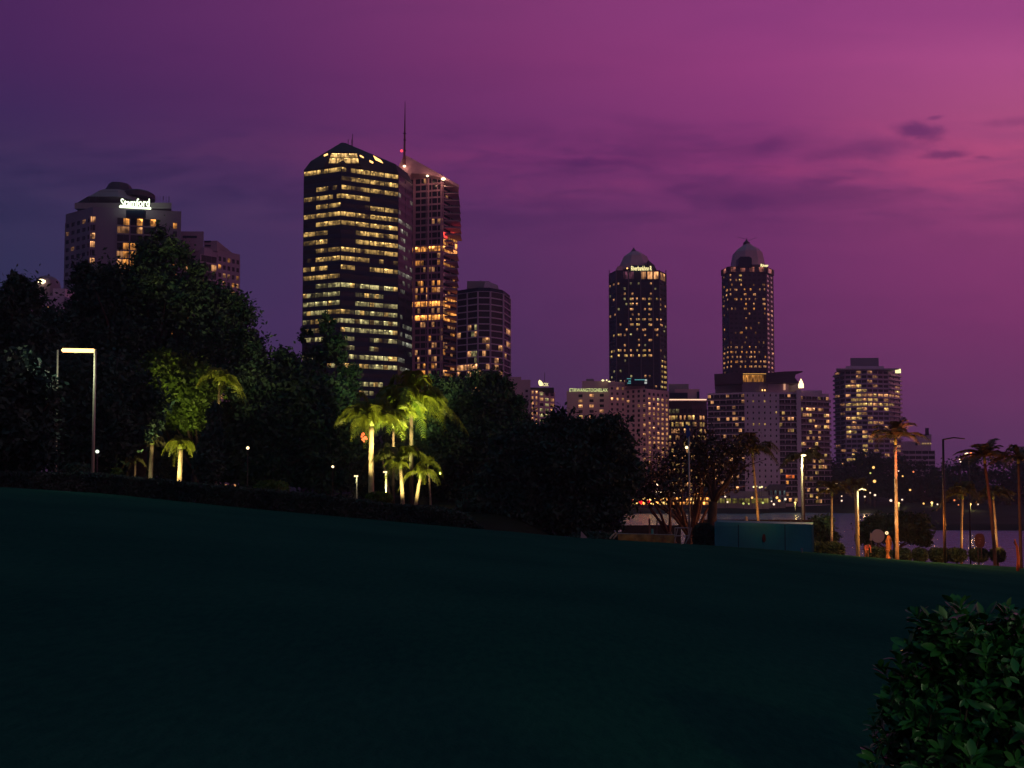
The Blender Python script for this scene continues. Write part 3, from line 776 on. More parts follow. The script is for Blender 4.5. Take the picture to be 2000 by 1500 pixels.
text_mesh('Riverbankhno R', P(1233, 524, 519).x, P(1273, 524, 519).x, P(1250, 528, 519).z, P(1250, 519.5, 519).z, 519.2, 0.5, SIGNY, 'sign_lettering', B.o)
m_ = MB(); q = P(1225, 524, 520); m_.lathe((q.x, 520), [(.1, q.z - .5), (.5, q.z), (.1, q.z + .5)], WARMG, 8); B.part(m_, 'roof_light')
B.finish()

B = Building('dark_tower', 'dark tower with a taller domed cap and red-lit cornice, farther right twin', [(1411, 572), (1424, 562), (1497, 562), (1511, 572)], 522, back=28, wall=DKWALL, core=DARK, row=620, cut=725)
fh = fhpx(1450, 562, 9.4, 640)
def lit_t2(x, y, k, j, q):
    if y < 548: return (1.1, OFFICE) if (1440 < x < 1452) else chance(.12, .4, .8)
    for (y0, y1, x0, x1, p) in ((560, 592, 1410, 1440, .5), (565, 612, 1450, 1500, .42), (610, 622, 1495, 1510, .8), (636, 650, 1414, 1468, .5), (674, 690, 1420, 1485, .55), (690, 722, 1412, 1510, .55)):
        if y0 < y < y1 and x0 < x < x1: return chance(p, .5, 1.2, WARM, AMBER)
    return chance(.17, .2, .7, WARM, AMBER)
for i_, nb_f in ((0, 2), (1, 8), (2, 2)):
    B.facade(i_, nb_f, fh, lit_t2, z1=P(1450, 534, 562).z, sill=0.38, head=0.18, pier=0.40, depth=0.2, sub=2, wall=DKWALL)
    B.facade(i_, max(1, nb_f // 2), fhpx(1450, 562, 11), lambda x, y, k, j, q: (.4 if not 1440 < x < 1450 else .2, (1, .32, .22)), z1=P(1450, 521, 562).z, z0=P(1450, 532.5, 562).z, sill=0.05, head=0.04, pier=0.45, depth=0.7, wall=DKWALL)
crown(B, 1460, 578, [(34, 524), (31, 506), (28.5, 495), (22, 488), (11, 481), (6.5, 477)], ROOFC)
m_ = MB(); m_.yprism(B.xz([(1442, 523), (1442, 505), (1446, 501.5), (1464, 501.5), (1468, 505), (1468, 523)], 561), 560.5, 566, DARK); B.part(m_, 'arched_window')
crown(B, 1458, 578, [(7, 479), (6.5, 474), (3, 471), (1, 468)], DKWALL, 'lantern')
m_ = MB(); a = P(1440, 465.5, 578); b = P(1478, 465.5, 578); m_.tube([(a.x, 578, a.z + 1), (P(1458, 0, 578).x, 578, a.z - 1.2), (b.x, 578, a.z + 0.5)], 0.1, DARKM, 5); q = P(1458, 470, 578); m_.tube([(q.x, 578, q.z), (q.x, 578, q.z + 2)], .1, DARKM, 5); B.part(m_, 'antenna')
text_mesh('River', P(1486, 518, 560).x, P(1501, 518, 560).x, P(1490, 521, 560).z, P(1490, 515.5, 560).z, 560.2, 0.5, SIGNY, 'sign_lettering', B.o)
B.finish()

# -- riverside hotel with lettering ---------------------------------------------
B = Building('riverside_hotel', 'broad tan hotel below the twin towers with lime rooftop lettering', [(1107, 408), (1190, 402), (1222, 404), (1264, 398), (1306, 408)], 762, back=30, wall=W_TAN, row=830, cut=860)
fh = fhpx(1200, 400, 10.4, 830)
def lit_h1(x, y, k, j, q):
    if y < 792: return (.9, WARM) if 1145 < x < 1165 and y < 780 else chance(.25, .4, .9)
    return chance(.62, .7, 1.2, WARM, OFFICE)
B.facade(0, 1, fh, lit_h1, z1=P(1130, 768, 404).z, sill=.3, head=.16, pier=.3, depth=.2, frac=(.26, .40))
B.facade(0, 1, fh, lit_h1, z1=P(1130, 768, 404).z, sill=.3, head=.16, pier=.3, depth=.2, frac=(.52, .66))
B.facade(0, 1, fh, lit_h1, z1=P(1130, 768, 404).z, sill=.3, head=.16, pier=.3, depth=.2, frac=(.76, .90))
a, b = P(1188, 765, 402), P(1262, 744, 400); B.mb.tbox(a.x, b.x, 404.5, 430, a.z, b.z, W_TAN)
a, b = P(1262, 762, 400), P(1306, 756, 400); 
B.mb.yprism([(P(1222, 765, 398).x, P(1222, 765, 398).z), (P(1222, 751, 398).x, P(1222, 751, 398).z), (P(1262, 751, 398).x, P(1262, 751, 398).z), (P(1275, 759, 398).x, P(1275, 759, 398).z), (P(1305, 762, 398).x, P(1305, 762, 398).z), (P(1305, 766, 398).x, P(1305, 766, 398).z)], 408.5, 430, W_TAN, 430 / 408.5)
B.facade(1, 3, fh, lambda x, y, k, j, q: (1.1, WARM) if 772 < y < 782 else chance(.28, .4, 1.1), z1=P(1200, 754, 403).z, sill=.3, head=.22, pier=.6, depth=.2, off=0.0)
fh2 = fhpx(1240, 400, 9.5, 830)
B.facade(2, 4, fh2, lambda x, y, k, j, q: chance(.6 if x > 1250 else .18, .5, 1.1, WARM) if y > 780 else 0, z1=P(1240, 760, 400).z, sill=.28, head=.16, pier=.55, depth=.2)
B.facade(3, 5, fh2, lambda x, y, k, j, q: ((1.3, PALE) if y < 785 and 1278 < x < 1292 else chance(.8, .5, 1.2, WARM)) if y > 775 else 0, z1=P(1280, 766, 400).z, sill=.28, head=.16, pier=.5, depth=.2)
B.block(1137, 1200, 744, 763, 412, 16, W_TAN)
B.block(1145, 1160, 740, 745, 414, 10, W_GREY)
m_ = MB(); m_.box(P(1225, 750, 396).x, P(1265, 750, 396).x, 398, 404, P(1240, 750.5, 396).z, P(1240, 739, 396).z, DARK); B.part(m_, 'roof_pavilion')
for x0, x1, y0, y1, mt in ((1228, 1232.5, 743, 745.4, TEALG), (1226, 1232.5, 747, 749, TEALG), (1240, 1260, 740.5, 742, TEALG), (1260, 1264, 740.5, 744, PENDW), (1259.5, 1264, 745.5, 749, PENDW), (1225, 1233, 738.6, 740, TEALG)):
    m_ = MB(); a, b = P(x0, y1, 397), P(x1, y0, 397); m_.box(a.x, b.x, 397.6, 397.95, a.z, b.z, mt); B.part(m_, 'neon_tube')
for px, r, s_ in ((1177.5, 743, .8), (1185, 742.5, .5), (1190, 745.5, .7)):
    m_ = MB(); q = P(px, r, 410); m_.lathe((q.x, 410), [(.1, q.z - s_ * .6), (s_, q.z), (.1, q.z + s_ * .6)], SIGNY, 8); B.part(m_, 'roof_light')
text_mesh('ETIRWANGTOGNELAX', P(1112.5, 760, 400).x, P(1187, 760, 400).x, P(1150, 765, 400).z, P(1150, 758.3, 400).z, 400.6, 0.5, SIGNL, 'sign_lettering', B.o)
m_ = MB(); a, b = P(1112, 764, 401), P(1188, 764, 401)
for f in range(8): x_ = a.x + (b.x - a.x) * (f + .5) / 8; m_.box(x_ - .1, x_ + .1, 401.0, 401.2, B.z1 - 0.5, B.z1 + .8, DARKM)
m_.box(a.x, b.x, 401.2, 401.4, B.z1 - .2, B.z1 + .1, DARKM)
B.part(m_, 'sign_frame')
B.finish()

# -- low dark block with a light strip -----------------------------------------
B = Building('office_block', 'low dark block with a line of light along its flat roof beside the tan hotel', [(1303, 432), (1352, 428), (1381, 434)], 783, back=24, wall=DKWALL, core=DKWALL, row=850, cut=880)
B.block(1306, 1345, 750, 784, 436, 14, W_GREY)
B.block(1318, 1366, 760, 784, 434, 14, W_TAN)
B.block(1308, 1343, 767, 778, 431.5, 2.6, DARK, 'window')
B.block(1362, 1366, 765, 784, 433, 8, DARK, 'roof')
m_ = MB(); m_.tbox(P(1303, 782, 430).x, P(1383, 782, 430).x, 426.5, 450, P(1340, 783.3, 428).z, P(1340, 780.6, 428).z, W_LAV); B.part(m_, 'roof')
m_ = MB(); m_.box(P(1306, 781, 428).x, P(1378, 781, 428).x, 426.0, 426.4, P(1340, 782, 428).z, P(1340, 780.2, 428).z, glow('strip_light', (1.0, .60, .38), 1.6)); B.part(m_, 'light_strip')
fh = fhpx(1340, 430, 13.0, 850)
f_ = lambda x, y, k, j, q: (chance(.55, .5, 1.2, WARM, OFFICE) if y > 812 else ((.16, PALE) if 798 < y < 812 and x < 1326 else 0))
B.facade(0, 6, fh, f_, z1=P(1340, 797, 430).z, sill=.24, head=.12, pier=.12, depth=.25, sub=2)
B.facade(1, 3, fh, f_, z1=P(1340, 797, 430).z, sill=.24, head=.12, pier=.12, depth=.25, sub=2)
B.finish()

# -- wide riverfront apartments ---------------------------------------------------
B = Building('riverfront_apartments', 'wide pale apartment building with flat winged roof and balconies below the right dark tower', [(1383, 386), (1455, 380), (1522, 380), (1559, 381), (1620, 388)], 766, back=26, wall=W_LAV, row=850, cut=905)
fh = fhpx(1450, 380, 11.3, 850)
def lit_q(x, y, k, j, q):
    if 932 < y < 952 and 1530 < x < 1556: return chance(.7, .6, 1.0, ORANGE, AMBER)
    if x > 1520: return chance(.42 if 800 < y < 840 else .2, .5, 1.2, WARM, OFFICE)
    return chance(.22 if y < 800 else .26, .35, 1.1, WARM)
B.facade(0, 6, fh, lit_q, z1=P(1420, 770, 382).z, sill=.12, head=.04, pier=.08, depth=.2, sub=2, balcony=1.2, rail=RAILG)
B.facade(1, 6, fh, lambda x, y, k, j, q: chance(.13, .6, 1.0, OFFICE), z1=P(1480, 768, 380).z, sill=.42, head=.2, pier=.74, depth=.15, wall=W_LAV)
B.facade(2, 3, fh, lit_q, z1=P(1540, 770, 382).z, sill=.12, head=.04, pier=.10, depth=.2, sub=2, frac=(0, .92), balcony=1.0, rail=RAILG)
B.facade(3, 5, fh, lit_q, z1=P(1590, 774, 384).z, sill=.12, head=.04, pier=.08, depth=.2, sub=2, frac=(.06, 1), balcony=1.3, rail=RAILG)
a = P(1559, 800, 380); B.mb.tbox(a.x - .9, a.x + 1.0, 379.3, 383, 2, P(1559, 762, 380).z, W_LAV)
B.block(1397, 1450, 751, 766, 390, 14, W_GREY); B.block(1449, 1500, 746, 766, 386, 16, W_PINK); B.block(1500, 1540, 747, 766, 388, 15, W_LAV)
B.block(1540, 1562, 747, 766, 392, 12, W_GREY)
m_ = MB(); m_.yprism(B.xz([(1394, 731), (1450, 728), (1450, 749), (1395, 751)], 384), 383, 404, DKWALL, 404 / 383)
m_.yprism(B.xz([(1495, 729), (1530, 726), (1566, 725), (1566, 727.5), (1553, 731), (1551, 738), (1560, 749), (1495, 747)], 384), 383, 400, DKWALL)
B.part(m_, 'roof')
m_ = MB(); a, b = P(1450, 747, 387), P(1495, 730, 387)
for s_ in range(6):
    x0 = a.x + (b.x - a.x) * s_ / 6; x1 = a.x + (b.x - a.x) * (s_ + 1) / 6 - .1; sd = rng.uniform(0, 99)
    m_.face([(x0, 387, a.z), (x1, 387, a.z), (x1, 387, b.z), (x0, 387, b.z)], WIN, (.65, .26, .05, 1), [(sd, 0), (sd + 3, 0), (sd + 3, 1), (sd, 1)])
B.part(m_, 'lounge_window')
m_ = MB(); a, b = P(1450, 731, 384), P(1495, 729, 384); m_.box(a.x, b.x, 383.4, 404, P(1470, 731, 384).z, P(1470, 728.6, 384).z, DKWALL); m_.box(a.x, b.x, 383.0, 383.35, P(1470, 731, 384).z, P(1470, 730, 384).z, glow('amber_eave_light', (1, .5, .12), .8)); B.part(m_, 'eave')
for px, r in ((1489, 762), (1494, 762)):
    m_ = MB(); q = P(px, r, 385); m_.lathe((q.x, 385), [(.1, q.z - .35), (.35, q.z), (.1, q.z + .35)], WARMG, 8); B.part(m_, 'roof_light')
m_ = MB(); q = P(1533, 747, 387); m_.box(q.x - .35, q.x + .35, 387.4, 387.8, P(1533, 761, 387).z, P(1533, 748, 387).z, glow('dim_wall_light', (1, .5, .3), .7)); B.part(m_, 'wall_light')
m_ = MB(); c = P(1570.5, 757, 382)
m_.lathe((c.x, 386), [(1.15, P(1570, 757.5, 386).z), (1.2, P(1570, 752, 386).z), (.95, P(1570, 748.5, 386).z), (.65, P(1570, 745, 386).z), (.3, P(1570, 742, 386).z), (.06, P(1570, 739.5, 386).z)], glow('glowing_finial', (1, .62, .32), 3.2), 10); B.part(m_, 'glowing_cone')
a, b = P(1575, 775, 384), P(1618, 765, 387); m_ = MB(); m_.box(P(1559, 770, 384).x, P(1608, 765, 384).x, 385.5, 402, P(1590, 770, 384).z, P(1590, 762, 384).z, W_LAV); B.part(m_, 'parapet')
B.finish()

# -- round apartment tower on the right -------------------------------------------
B = Building('round_tower', 'rounded apartment tower on the right with many lit windows and a rooftop box', [(1632, 574), (1652, 564), (1694, 560), (1736, 564), (1758, 576)], 722, back=24, wall=W_LAV, core=DKWALL, row=810, cut=900)
fh = fhpx(1700, 560, 9.0, 800)
def lit_z(x, y, k, j, q):
    if y < 745: return chance(.2, .3, .8, WARM)
    if x < 1650: return chance(.2, .2, .5)
    if x > 1752: return chance(.2, .4, .8)
    if 770 < y < 800 and x < 1745: return chance(.6, .4, 1.4, OFFICE, WARM)
    if 1655 < x < 1690: return chance(.55, .4, 1.4, OFFICE, WARM)
    return chance(.27, .25, 1.1, WARM, OFFICE)
for i_, nb_f in ((0, 2), (1, 4), (2, 4), (3, 2)):
    B.facade(i_, nb_f, fh, lit_z, z1=P(1694, 723, 560).z, sill=.28, head=.12, pier=.12, depth=.35, sub=1, balcony=(1.8 if i_ in (0, 3) else 0.7), rail=RAILG if i_ in (0, 3) else None)
m_ = MB(); m_.tbox(P(1630, 722, 562).x, P(1752, 722, 562).x, 559, 590, P(1694, 722, 560).z, P(1694, 719.6, 560).z, W_LAV); B.part(m_, 'roof_slab')
B.block(1661, 1716, 699, 722, 572, 12, W_PINK, 'plant_room'); B.block(1652, 1726, 715, 722, 568, 14, W_LAV, 'plant_room')
m_ = MB(); a, b = P(1748, 729, 563), P(1758, 721, 563); m_.box(a.x, b.x, 562, 562.5, a.z, b.z, SIGNY); B.part(m_, 'sign_panel')
B.finish()

# -- terraces to the right -----------------------------------------------------------
B = Building('terraced_building', 'low terraced building with dark banded floors right of the round tower', [(1750, 600), (1826, 600)], 880, back=26, wall=W_LAV, core=DKWALL, row=900, cut=925)
B.facade(0, 6, fhpx(1790, 600, 10), lambda x, y, k, j, q: 0, sill=.36, head=.06, pier=.04, depth=.4, balcony=.8)
a, b = P(1756, 882, 606), P(1818, 862, 606); B.mb.tbox(a.x, b.x, 606, 622, a.z, b.z, W_LAV)
B.block(1788, 1792, 864, 870, 605.4, .4, DARK, 'window')
m_ = MB()
for x_ in (1801, 1806, 1811, 1816):
    w = [P(x_, 869, 605.5), P(x_ + 3, 869, 605.5), P(x_ + 3, 865, 605.5), P(x_, 865, 605.5)]
    m_.face([(p.x, 605.6, p.z) for p in w], WIN, (.8, .5, .2, 1), [(0, 0), (1, 0), (1, 1), (0, 1)])
B.part(m_, 'window')
B.block(1786, 1819, 848, 864, 612, 10, W_LAV); B.block(1807, 1814, 836, 850, 611, 4, DARK, 'plant_room')
B.finish()
B = Building('distant_tower', 'dim tower cut by the right edge of the photo, barely lit', [(1985, 640), (2030, 640)], 872, back=20, wall=W_GREY, row=900, cut=940)
B.facade(0, 6, fhpx(1990, 640, 10), lambda x, y, k, j, q: chance(.2, .4, .8), sill=.3, head=.2, pier=.3, depth=.3)
B.finish()

# -- riverside low buildings ---------------------------------------------------------
B = Building('boathouse', 'small grey gabled boathouse with slatted upper floor on the far bank', [(1500, 376), (1534, 376)], 957, back=12, wall=W_GREY, row=970, cut=990)
m_ = MB(); m_.yprism(B.xz([(1498, 957), (1510, 946), (1534, 946), (1536, 957)], 375), 375, 388, mat('slate_roof', (.10, .10, .12), .6)); B.part(m_, 'roof')
B.facade(0, 8, fhpx(1515, 376, 13, 960), lambda x, y, k, j, q: (.12, (.5, .8, .8)) if j % 2 else 0, sill=.25, head=.1, pier=.3, depth=.15, balcony=1.0)
B.finish()
B = Building('waterfront_cafe', 'long low cafe with a flat roof and greenish lit terrace on the far bank', [(1392, 366), (1502, 366)], 972, back=10, wall=W_GREY, core=W_GREY, row=980, cut=1000)
m_ = MB(); m_.box(P(1400, 970, 364).x, P(1503, 970, 364).x, 363, 377, P(1450, 973.5, 364).z, P(1450, 970.5, 364).z, W_PINK); B.part(m_, 'roof')
B.facade(0, 9, fhpx(1450, 366, 13, 980), lambda x, y, k, j, q: (rng.uniform(.18, .5), (.75, .62, .12)), sill=.15, head=.12, pier=.22, depth=.2)
a, b = P(1425, 973, 372), P(1500, 960, 372); m_ = MB(); m_.box(a.x, b.x, 372, 380, a.z, b.z, W_GREY); B.part(m_, 'upper_floor')
for px, r in ((1472, 951), (1477, 950), (1484, 952), (1488, 951)):
    m_ = MB(); q = P(px, r, 371); m_.lathe((q.x, 371), [(.1, q.z - .4), (.5, q.z), (.1, q.z + .4)], SIGNY, 8); m_.tube([(q.x, 371.6, q.z), (q.x, 371.6, a.z)], .06, DARKM, 4); B.part(m_, 'lamp')
B.finish()
B = Building('riverside_restaurant', 'brightly lit restaurant row on the far bank seen through the bare tree', [(1215, 368), (1385, 368)], 962, back=12, wall=DKWALL, core=DKWALL, row=980, cut=1000)
def lit_f(x, y, k, j, q): return (rng.uniform(1.5, 6.0), OFFICE if rng.random() < .5 else AMBER) if (y > 968 and rng.random() < .85) else chance(.3, .6, 1.4, AMBER)
B.facade(0, 26, fhpx(1300, 368, 8.5, 980), lit_f, sill=.2, head=.15, pier=.3, depth=.2)
for px, r in ((1280, 960), (1289, 960), (1294, 961), (1317, 960), (1327, 961), (1283, 946)):
    m_ = MB(); q = P(px, r, 362); m_.lathe((q.x, 362), [(.15, q.z - .5), (.7, q.z), (.15, q.z + .35)], HOT, 8); m_.tube([(q.x, 362, q.z), (q.x, 362, 2)], .08, W_PINK, 5); B.part(m_, 'terrace_lamp')
for px, r in ((1232, 977), (1251, 981), (1267, 980)):
    m_ = MB(); q = P(px, r, 361); m_.lathe((q.x, 361), [(.2, q.z - .9), (1.0, q.z), (.2, q.z + .9)], glow('red_lantern', (1, .02, .03), 1.4), 8); B.part(m_, 'red_lantern')
B.finish()

# ------------------------------------------------------------------ vegetation
def leaf_mat(name, c1, c2, rough=0.55, spec=0.35, trans=0.0, scale=0.9):
    m = bpy.data.materials.new(name); m.use_nodes = True; t = m.node_tree; b = t.nodes['Principled BSDF']
    b.inputs['Roughness'].default_value = rough; b.inputs['Specular IOR Level'].default_value = spec
    co = N(t, 'ShaderNodeTexCoord'); n = N(t, 'ShaderNodeTexNoise'); n.inputs['Scale'].default_value = scale; n.inputs['Detail'].default_value = 6
    t.links.new(co.outputs['Object'], n.inputs[0])
    t.links.new(mixc(t, maprange(t, n.outputs[0], 0.35, 0.65), tuple(c1) + (1,), tuple(c2) + (1,)), b.inputs['Base Color'])
    if trans:
        tr = N(t, 'ShaderNodeBsdfTranslucent'); mx = N(t, 'ShaderNodeMixShader'); mx.inputs[0].default_value = trans
        tr.inputs[0].default_value = tuple(c2) + (1,)
        out = [q for q in t.nodes if q.type == 'OUTPUT_MATERIAL'][0]
        t.links.new(b.outputs[0], mx.inputs[1]); t.links.new(tr.outputs[0], mx.inputs[2]); t.links.new(mx.outputs[0], out.inputs[0])
    return m
LEAF = leaf_mat('dark_leaves', (0.012, 0.050, 0.044), (0.060, 0.105, 0.070), 0.7, 0.12)
LEAFB = leaf_mat('brown_green_leaves', (0.020, 0.026, 0.022), (0.055, 0.045, 0.034))
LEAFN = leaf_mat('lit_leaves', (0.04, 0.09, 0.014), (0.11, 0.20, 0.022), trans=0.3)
BARK = mat('dark_bark', (0.05, 0.035, 0.025), 0.9, noise=3.0)
BARKL = mat('pale_bark', (0.16, 0.09, 0.06), 0.85, noise=2.5)
PALMT = mat('palm_trunk_grey', (0.34, 0.27, 0.18), 0.8, noise=2.0, bump=(9, 0.3, 0.02))
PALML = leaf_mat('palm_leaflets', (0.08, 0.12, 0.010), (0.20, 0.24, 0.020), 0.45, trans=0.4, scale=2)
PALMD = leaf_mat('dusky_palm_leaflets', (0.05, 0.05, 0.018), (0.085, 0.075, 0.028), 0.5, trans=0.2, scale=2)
SHAFT = mat('palm_crownshaft', (0.16, 0.22, 0.05), 0.5, noise=2.0)

def leaf_mesh(name, cen, size, m, rs, parent=None, aspect=1.9, up=0.0):
    n = len(cen)
    d = rs.normal(size=(n, 3)); d[:, 2] += up; d /= np.linalg.norm(d, axis=1, keepdims=True)
    e = np.cross(d, rs.normal(size=(n, 3))); e /= np.linalg.norm(e, axis=1, keepdims=True)
    s = size * rs.uniform(0.6, 1.35, (n, 1)) * 0.5
    a = d * s * aspect; b = e * s
    nn = np.cross(d, e) * s * 0.35
    v = np.stack([cen - a, cen + b * 0.9 + nn, cen + a, cen - b * 0.9 + nn], 1).reshape(-1, 3)
    if parent is not None: v = v - np.array(ORG[parent.name])
    me = bpy.data.meshes.new(name)
    me.vertices.add(n * 4); me.vertices.foreach_set('co', v.astype(np.float32).ravel())
    me.loops.add(n * 4); me.loops.foreach_set('vertex_index', np.arange(n * 4, dtype=np.int32))
    me.polygons.add(n); me.polygons.foreach_set('loop_start', np.arange(0, n * 4, 4, dtype=np.int32)); me.polygons.foreach_set('loop_total', np.full(n, 4, dtype=np.int32))
    me.materials.append(m); me.update(calc_edges=True); me.validate()
    return link(me, name, parent)

def tree(label, base, clumps, n, size=0.26, m=None, bark=None, seed=1, name='tree', limbs=True, trunk_r=0.35, top_frac=0.35, sub=22, spread=0.42, cat='tree', group=None, hollow=0.55, twigs=0):
    """base (px, distance); clumps (px, row, rx, ry[, depth offset]) in photo px at that distance"""
    rs = np.random.RandomState(seed); px, Y = base
    x = P(px, 930, Y).x; z = gz(x, Y) - 0.15; loc = (x, Y, z)
    o = thing(name, label, cat, loc, group)
    k = Y / F; cs = []
    for c in clumps:
        q = P(c[0], c[1], Y); dy = c[4] if len(c) > 4 else 0.0
        cs.append((np.array([q.x, Y + dy, q.z]), np.array([c[2] * k, (c[2] + c[3]) * 0.5 * k * 0.85, c[3] * k])))
    tot = sum(float(np.prod(c[1]) ** (2 / 3)) for c in cs); pts = []
    for c, r in cs:
        w = float(np.prod(r) ** (2 / 3)) / tot; cnt = int(n * w); ks = max(6, int(sub * w * len(cs)))
        d = rs.normal(size=(ks, 3)); d /= np.linalg.norm(d, axis=1, keepdims=True)
        sc = c + d * r * (rs.uniform(hollow, 1.0, (ks, 1)))
        i = rs.randint(0, ks, cnt); sp = spread * r * rs.uniform(0.5, 1.1, (cnt, 1))
        g = rs.normal(size=(cnt, 3)) * 0.55
        pts.append(sc[i] + g * sp)
    cen = np.concatenate(pts); cen = cen[cen[:, 2] > z + 0.3]
    leaf_mesh('crown', cen, size, m or LEAF, rs, o)
    mb = MB(); bark = bark or BARK
    topc = sum(c[0] for c in cs) / len(cs); zt = z + (topc[2] - z) * top_frac
    p0 = Vector((x, Y, z)); p1 = Vector((x + (topc[0] - x) * 0.25 + rs.uniform(-.3, .3), Y, zt))
    mb.tube([p0, p0.lerp(p1, .5) + Vector((rs.uniform(-.2, .2), 0, 0)), p1], [trunk_r * 1.25, trunk_r, trunk_r * 0.8], bark, 9)
    mb.build('trunk', o, smooth=True)
    if limbs:
        mb = MB()
        for c, r in cs:
            for q in range(2 if twigs else 2):
                e = Vector(c + rs.normal(size=3) * r * (0.35 if q == 0 else 0.6)); mid = p1.lerp(e, 0.5) + Vector((rs.uniform(-.35, .35) * r[0], rs.uniform(-.3, .3) * r[0], rs.uniform(-.2, .4) * r[2]))
                q1 = p1.lerp(mid, .5) + Vector((rs.uniform(-.15, .15) * r[0], 0, rs.uniform(-.1, .15) * r[2])); q3 = mid.lerp(e, .5) + Vector((rs.uniform(-.15, .15) * r[0], 0, rs.uniform(-.1, .2) * r[2]))
                mb.tube([p1 - Vector((0, 0, .2)), q1, mid, q3, e], [trunk_r * (0.5 if q == 0 else .25), trunk_r * .36, trunk_r * 0.24, trunk_r * .12, 0.02], bark, 6)
                for t_ in range(twigs):
                    e2 = e + Vector(rs.normal(size=3) * r * 0.6); m2 = mid.lerp(e, .5)
                    mb.tube([m2, m2.lerp(e2, .5) + Vector((0, 0, .1)), e2], [trunk_r * .16, .035, .012], bark, 4)
        mb.build('limb', o, smooth=True)
    return o

tree('huge rounded tree at the far left edge, dome building showing above it', (20, 62), [(30, 640, 62, 85), (-20, 700, 70, 110), (90, 700, 50, 85), (60, 800, 90, 90), (38, 560, 24, 26), (118, 640, 26, 40)], 46000, 0.21, LEAF, seed=11, trunk_r=0.6, sub=26)
tree('tallest tree of the left wood, its top reaching in front of the hotel sign tower', (262, 70), [(322, 500, 42, 46), (300, 560, 60, 60), (215, 590, 75, 62), (170, 560, 34, 38), (380, 600, 60, 62), (440, 620, 55, 50), (420, 700, 90, 70), (250, 690, 120, 80), (478, 668, 36, 36), (160, 680, 60, 80), (395, 545, 26, 30)], 80000, 0.20, LEAF, seed=12, trunk_r=0.7, sub=34, spread=.46, hollow=.5)
tree('dense dark tree behind the white tube lamp', (150, 58), [(150, 790, 90, 90), (230, 800, 80, 80), (110, 860, 70, 60), (200, 880, 80, 45)], 42000, 0.22, LEAF, seed=13, trunk_r=0.4)
tree('low dark understorey thicket between the white tube lamp and the lit palms', (300, 84), [(230, 905, 60, 45), (320, 900, 60, 50), (400, 900, 60, 52), (460, 910, 50, 45), (270, 860, 60, 40), (380, 850, 60, 40), (560, 920, 60, 35), (660, 930, 60, 30)], 30000, 0.3, LEAF, seed=31, trunk_r=0.2, name='thicket', cat='thicket')
tree('dark thicket closing the gap behind the short drooping palm and the lit trunks', (800, 86), [(740, 930, 50, 50), (800, 925, 50, 55), (860, 930, 50, 55), (920, 940, 50, 45), (700, 910, 40, 50), (770, 880, 60, 40)], 26000, 0.3, LEAF, seed=32, trunk_r=0.2, name='thicket', cat='thicket')
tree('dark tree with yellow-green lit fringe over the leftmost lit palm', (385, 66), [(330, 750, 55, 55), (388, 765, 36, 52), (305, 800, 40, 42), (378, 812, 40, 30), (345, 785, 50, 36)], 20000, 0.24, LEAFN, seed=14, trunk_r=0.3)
tree('small dark tree covering the trunk below the high green frond in the left trees', (405, 54), [(418, 808, 13, 22), (414, 856, 16, 34), (410, 905, 26, 34)], 5200, 0.19, LEAF, seed=93, trunk_r=.12, name='small_tree')
tree('low thick tree behind the hedge between the two groups of lit palms', (520, 72), [(540, 730, 45, 46), (510, 800, 70, 75), (600, 800, 70, 80), (455, 830, 60, 75), (650, 840, 50, 85), (500, 900, 90, 50), (610, 905, 80, 45), (575, 745, 40, 46)], 62000, 0.25, LEAF, seed=15, trunk_r=0.45)
tree('slender tree whose top stands in front of the office tower', (640, 80), [(638, 632, 15, 24), (650, 690, 28, 34), (612, 700, 26, 26), (640, 770, 48, 45), (596, 655, 12, 14), (684, 735, 24, 24)], 11000, 0.19, LEAF, seed=16, trunk_r=0.3)
tree('broad dark tree rising behind the lit palms below the rounded tower', (905, 76), [(880, 790, 50, 52), (960, 850, 60, 50), (935, 790, 56, 56), (975, 760, 30, 30), (900, 870, 90, 70), (985, 840, 50, 60), (860, 930, 70, 45), (840, 860, 30, 50), (1005, 775, 22, 26)], 66000, 0.22, LEAF, seed=17, trunk_r=0.5)
tree('large round black-crowned tree at the middle of the photo, left of the bare tree', (1085, 56), [(1080, 865, 72, 50), (1155, 868, 72, 52), (1025, 900, 70, 55), (1215, 905, 45, 42), (1110, 930, 100, 62), (1000, 965, 90, 50), (1145, 975, 78, 50), (1060, 1000, 110, 42), (960, 1000, 60, 32), (1168, 1012, 40, 24), (1170, 1038, 50, 16), (1090, 1040, 60, 14), (1010, 1030, 50, 16)], 98000, 0.18, LEAF, seed=18, trunk_r=0.5, sub=26)
tree('sprawling thin-leaved tree with bare twisting branches beside the steel frame', (1340, 62), [(1290, 915, 50, 46), (1345, 900, 50, 50), (1390, 905, 46, 48), (1250, 930, 40, 30), (1320, 938, 56, 24), (1400, 935, 40, 28), (1370, 865, 34, 28)], 3600, 0.14, LEAFB, BARKL, seed=19, trunk_r=0.32, top_frac=0.2, spread=0.75, hollow=0.2, twigs=2)
tree('leaning tree with a reddish forked trunk left of the steel frame', (1322, 58), [(1262, 960, 44, 34), (1310, 955, 34, 34), (1240, 945, 34, 30)], 700, 0.18, LEAFB, BARKL, seed=20, trunk_r=0.22, top_frac=0.3, spread=0.8, hollow=0.2, twigs=2)
tree('dark thick-trunked tree immediately left of the teal container', (1378, 60), [(1385, 880, 42, 30), (1425, 895, 44, 36), (1450, 868, 40, 24)], 1100, 0.15, LEAFB, BARK, seed=21, trunk_r=0.34, top_frac=0.5, spread=0.6, twigs=2)
tree('round bushy tree behind the right end of the teal container', (1604, 72), [(1604, 1030, 20, 26), (1612, 1050, 22, 18)], 5200, 0.17, LEAF, seed=22, trunk_r=0.1, name='small_tree')
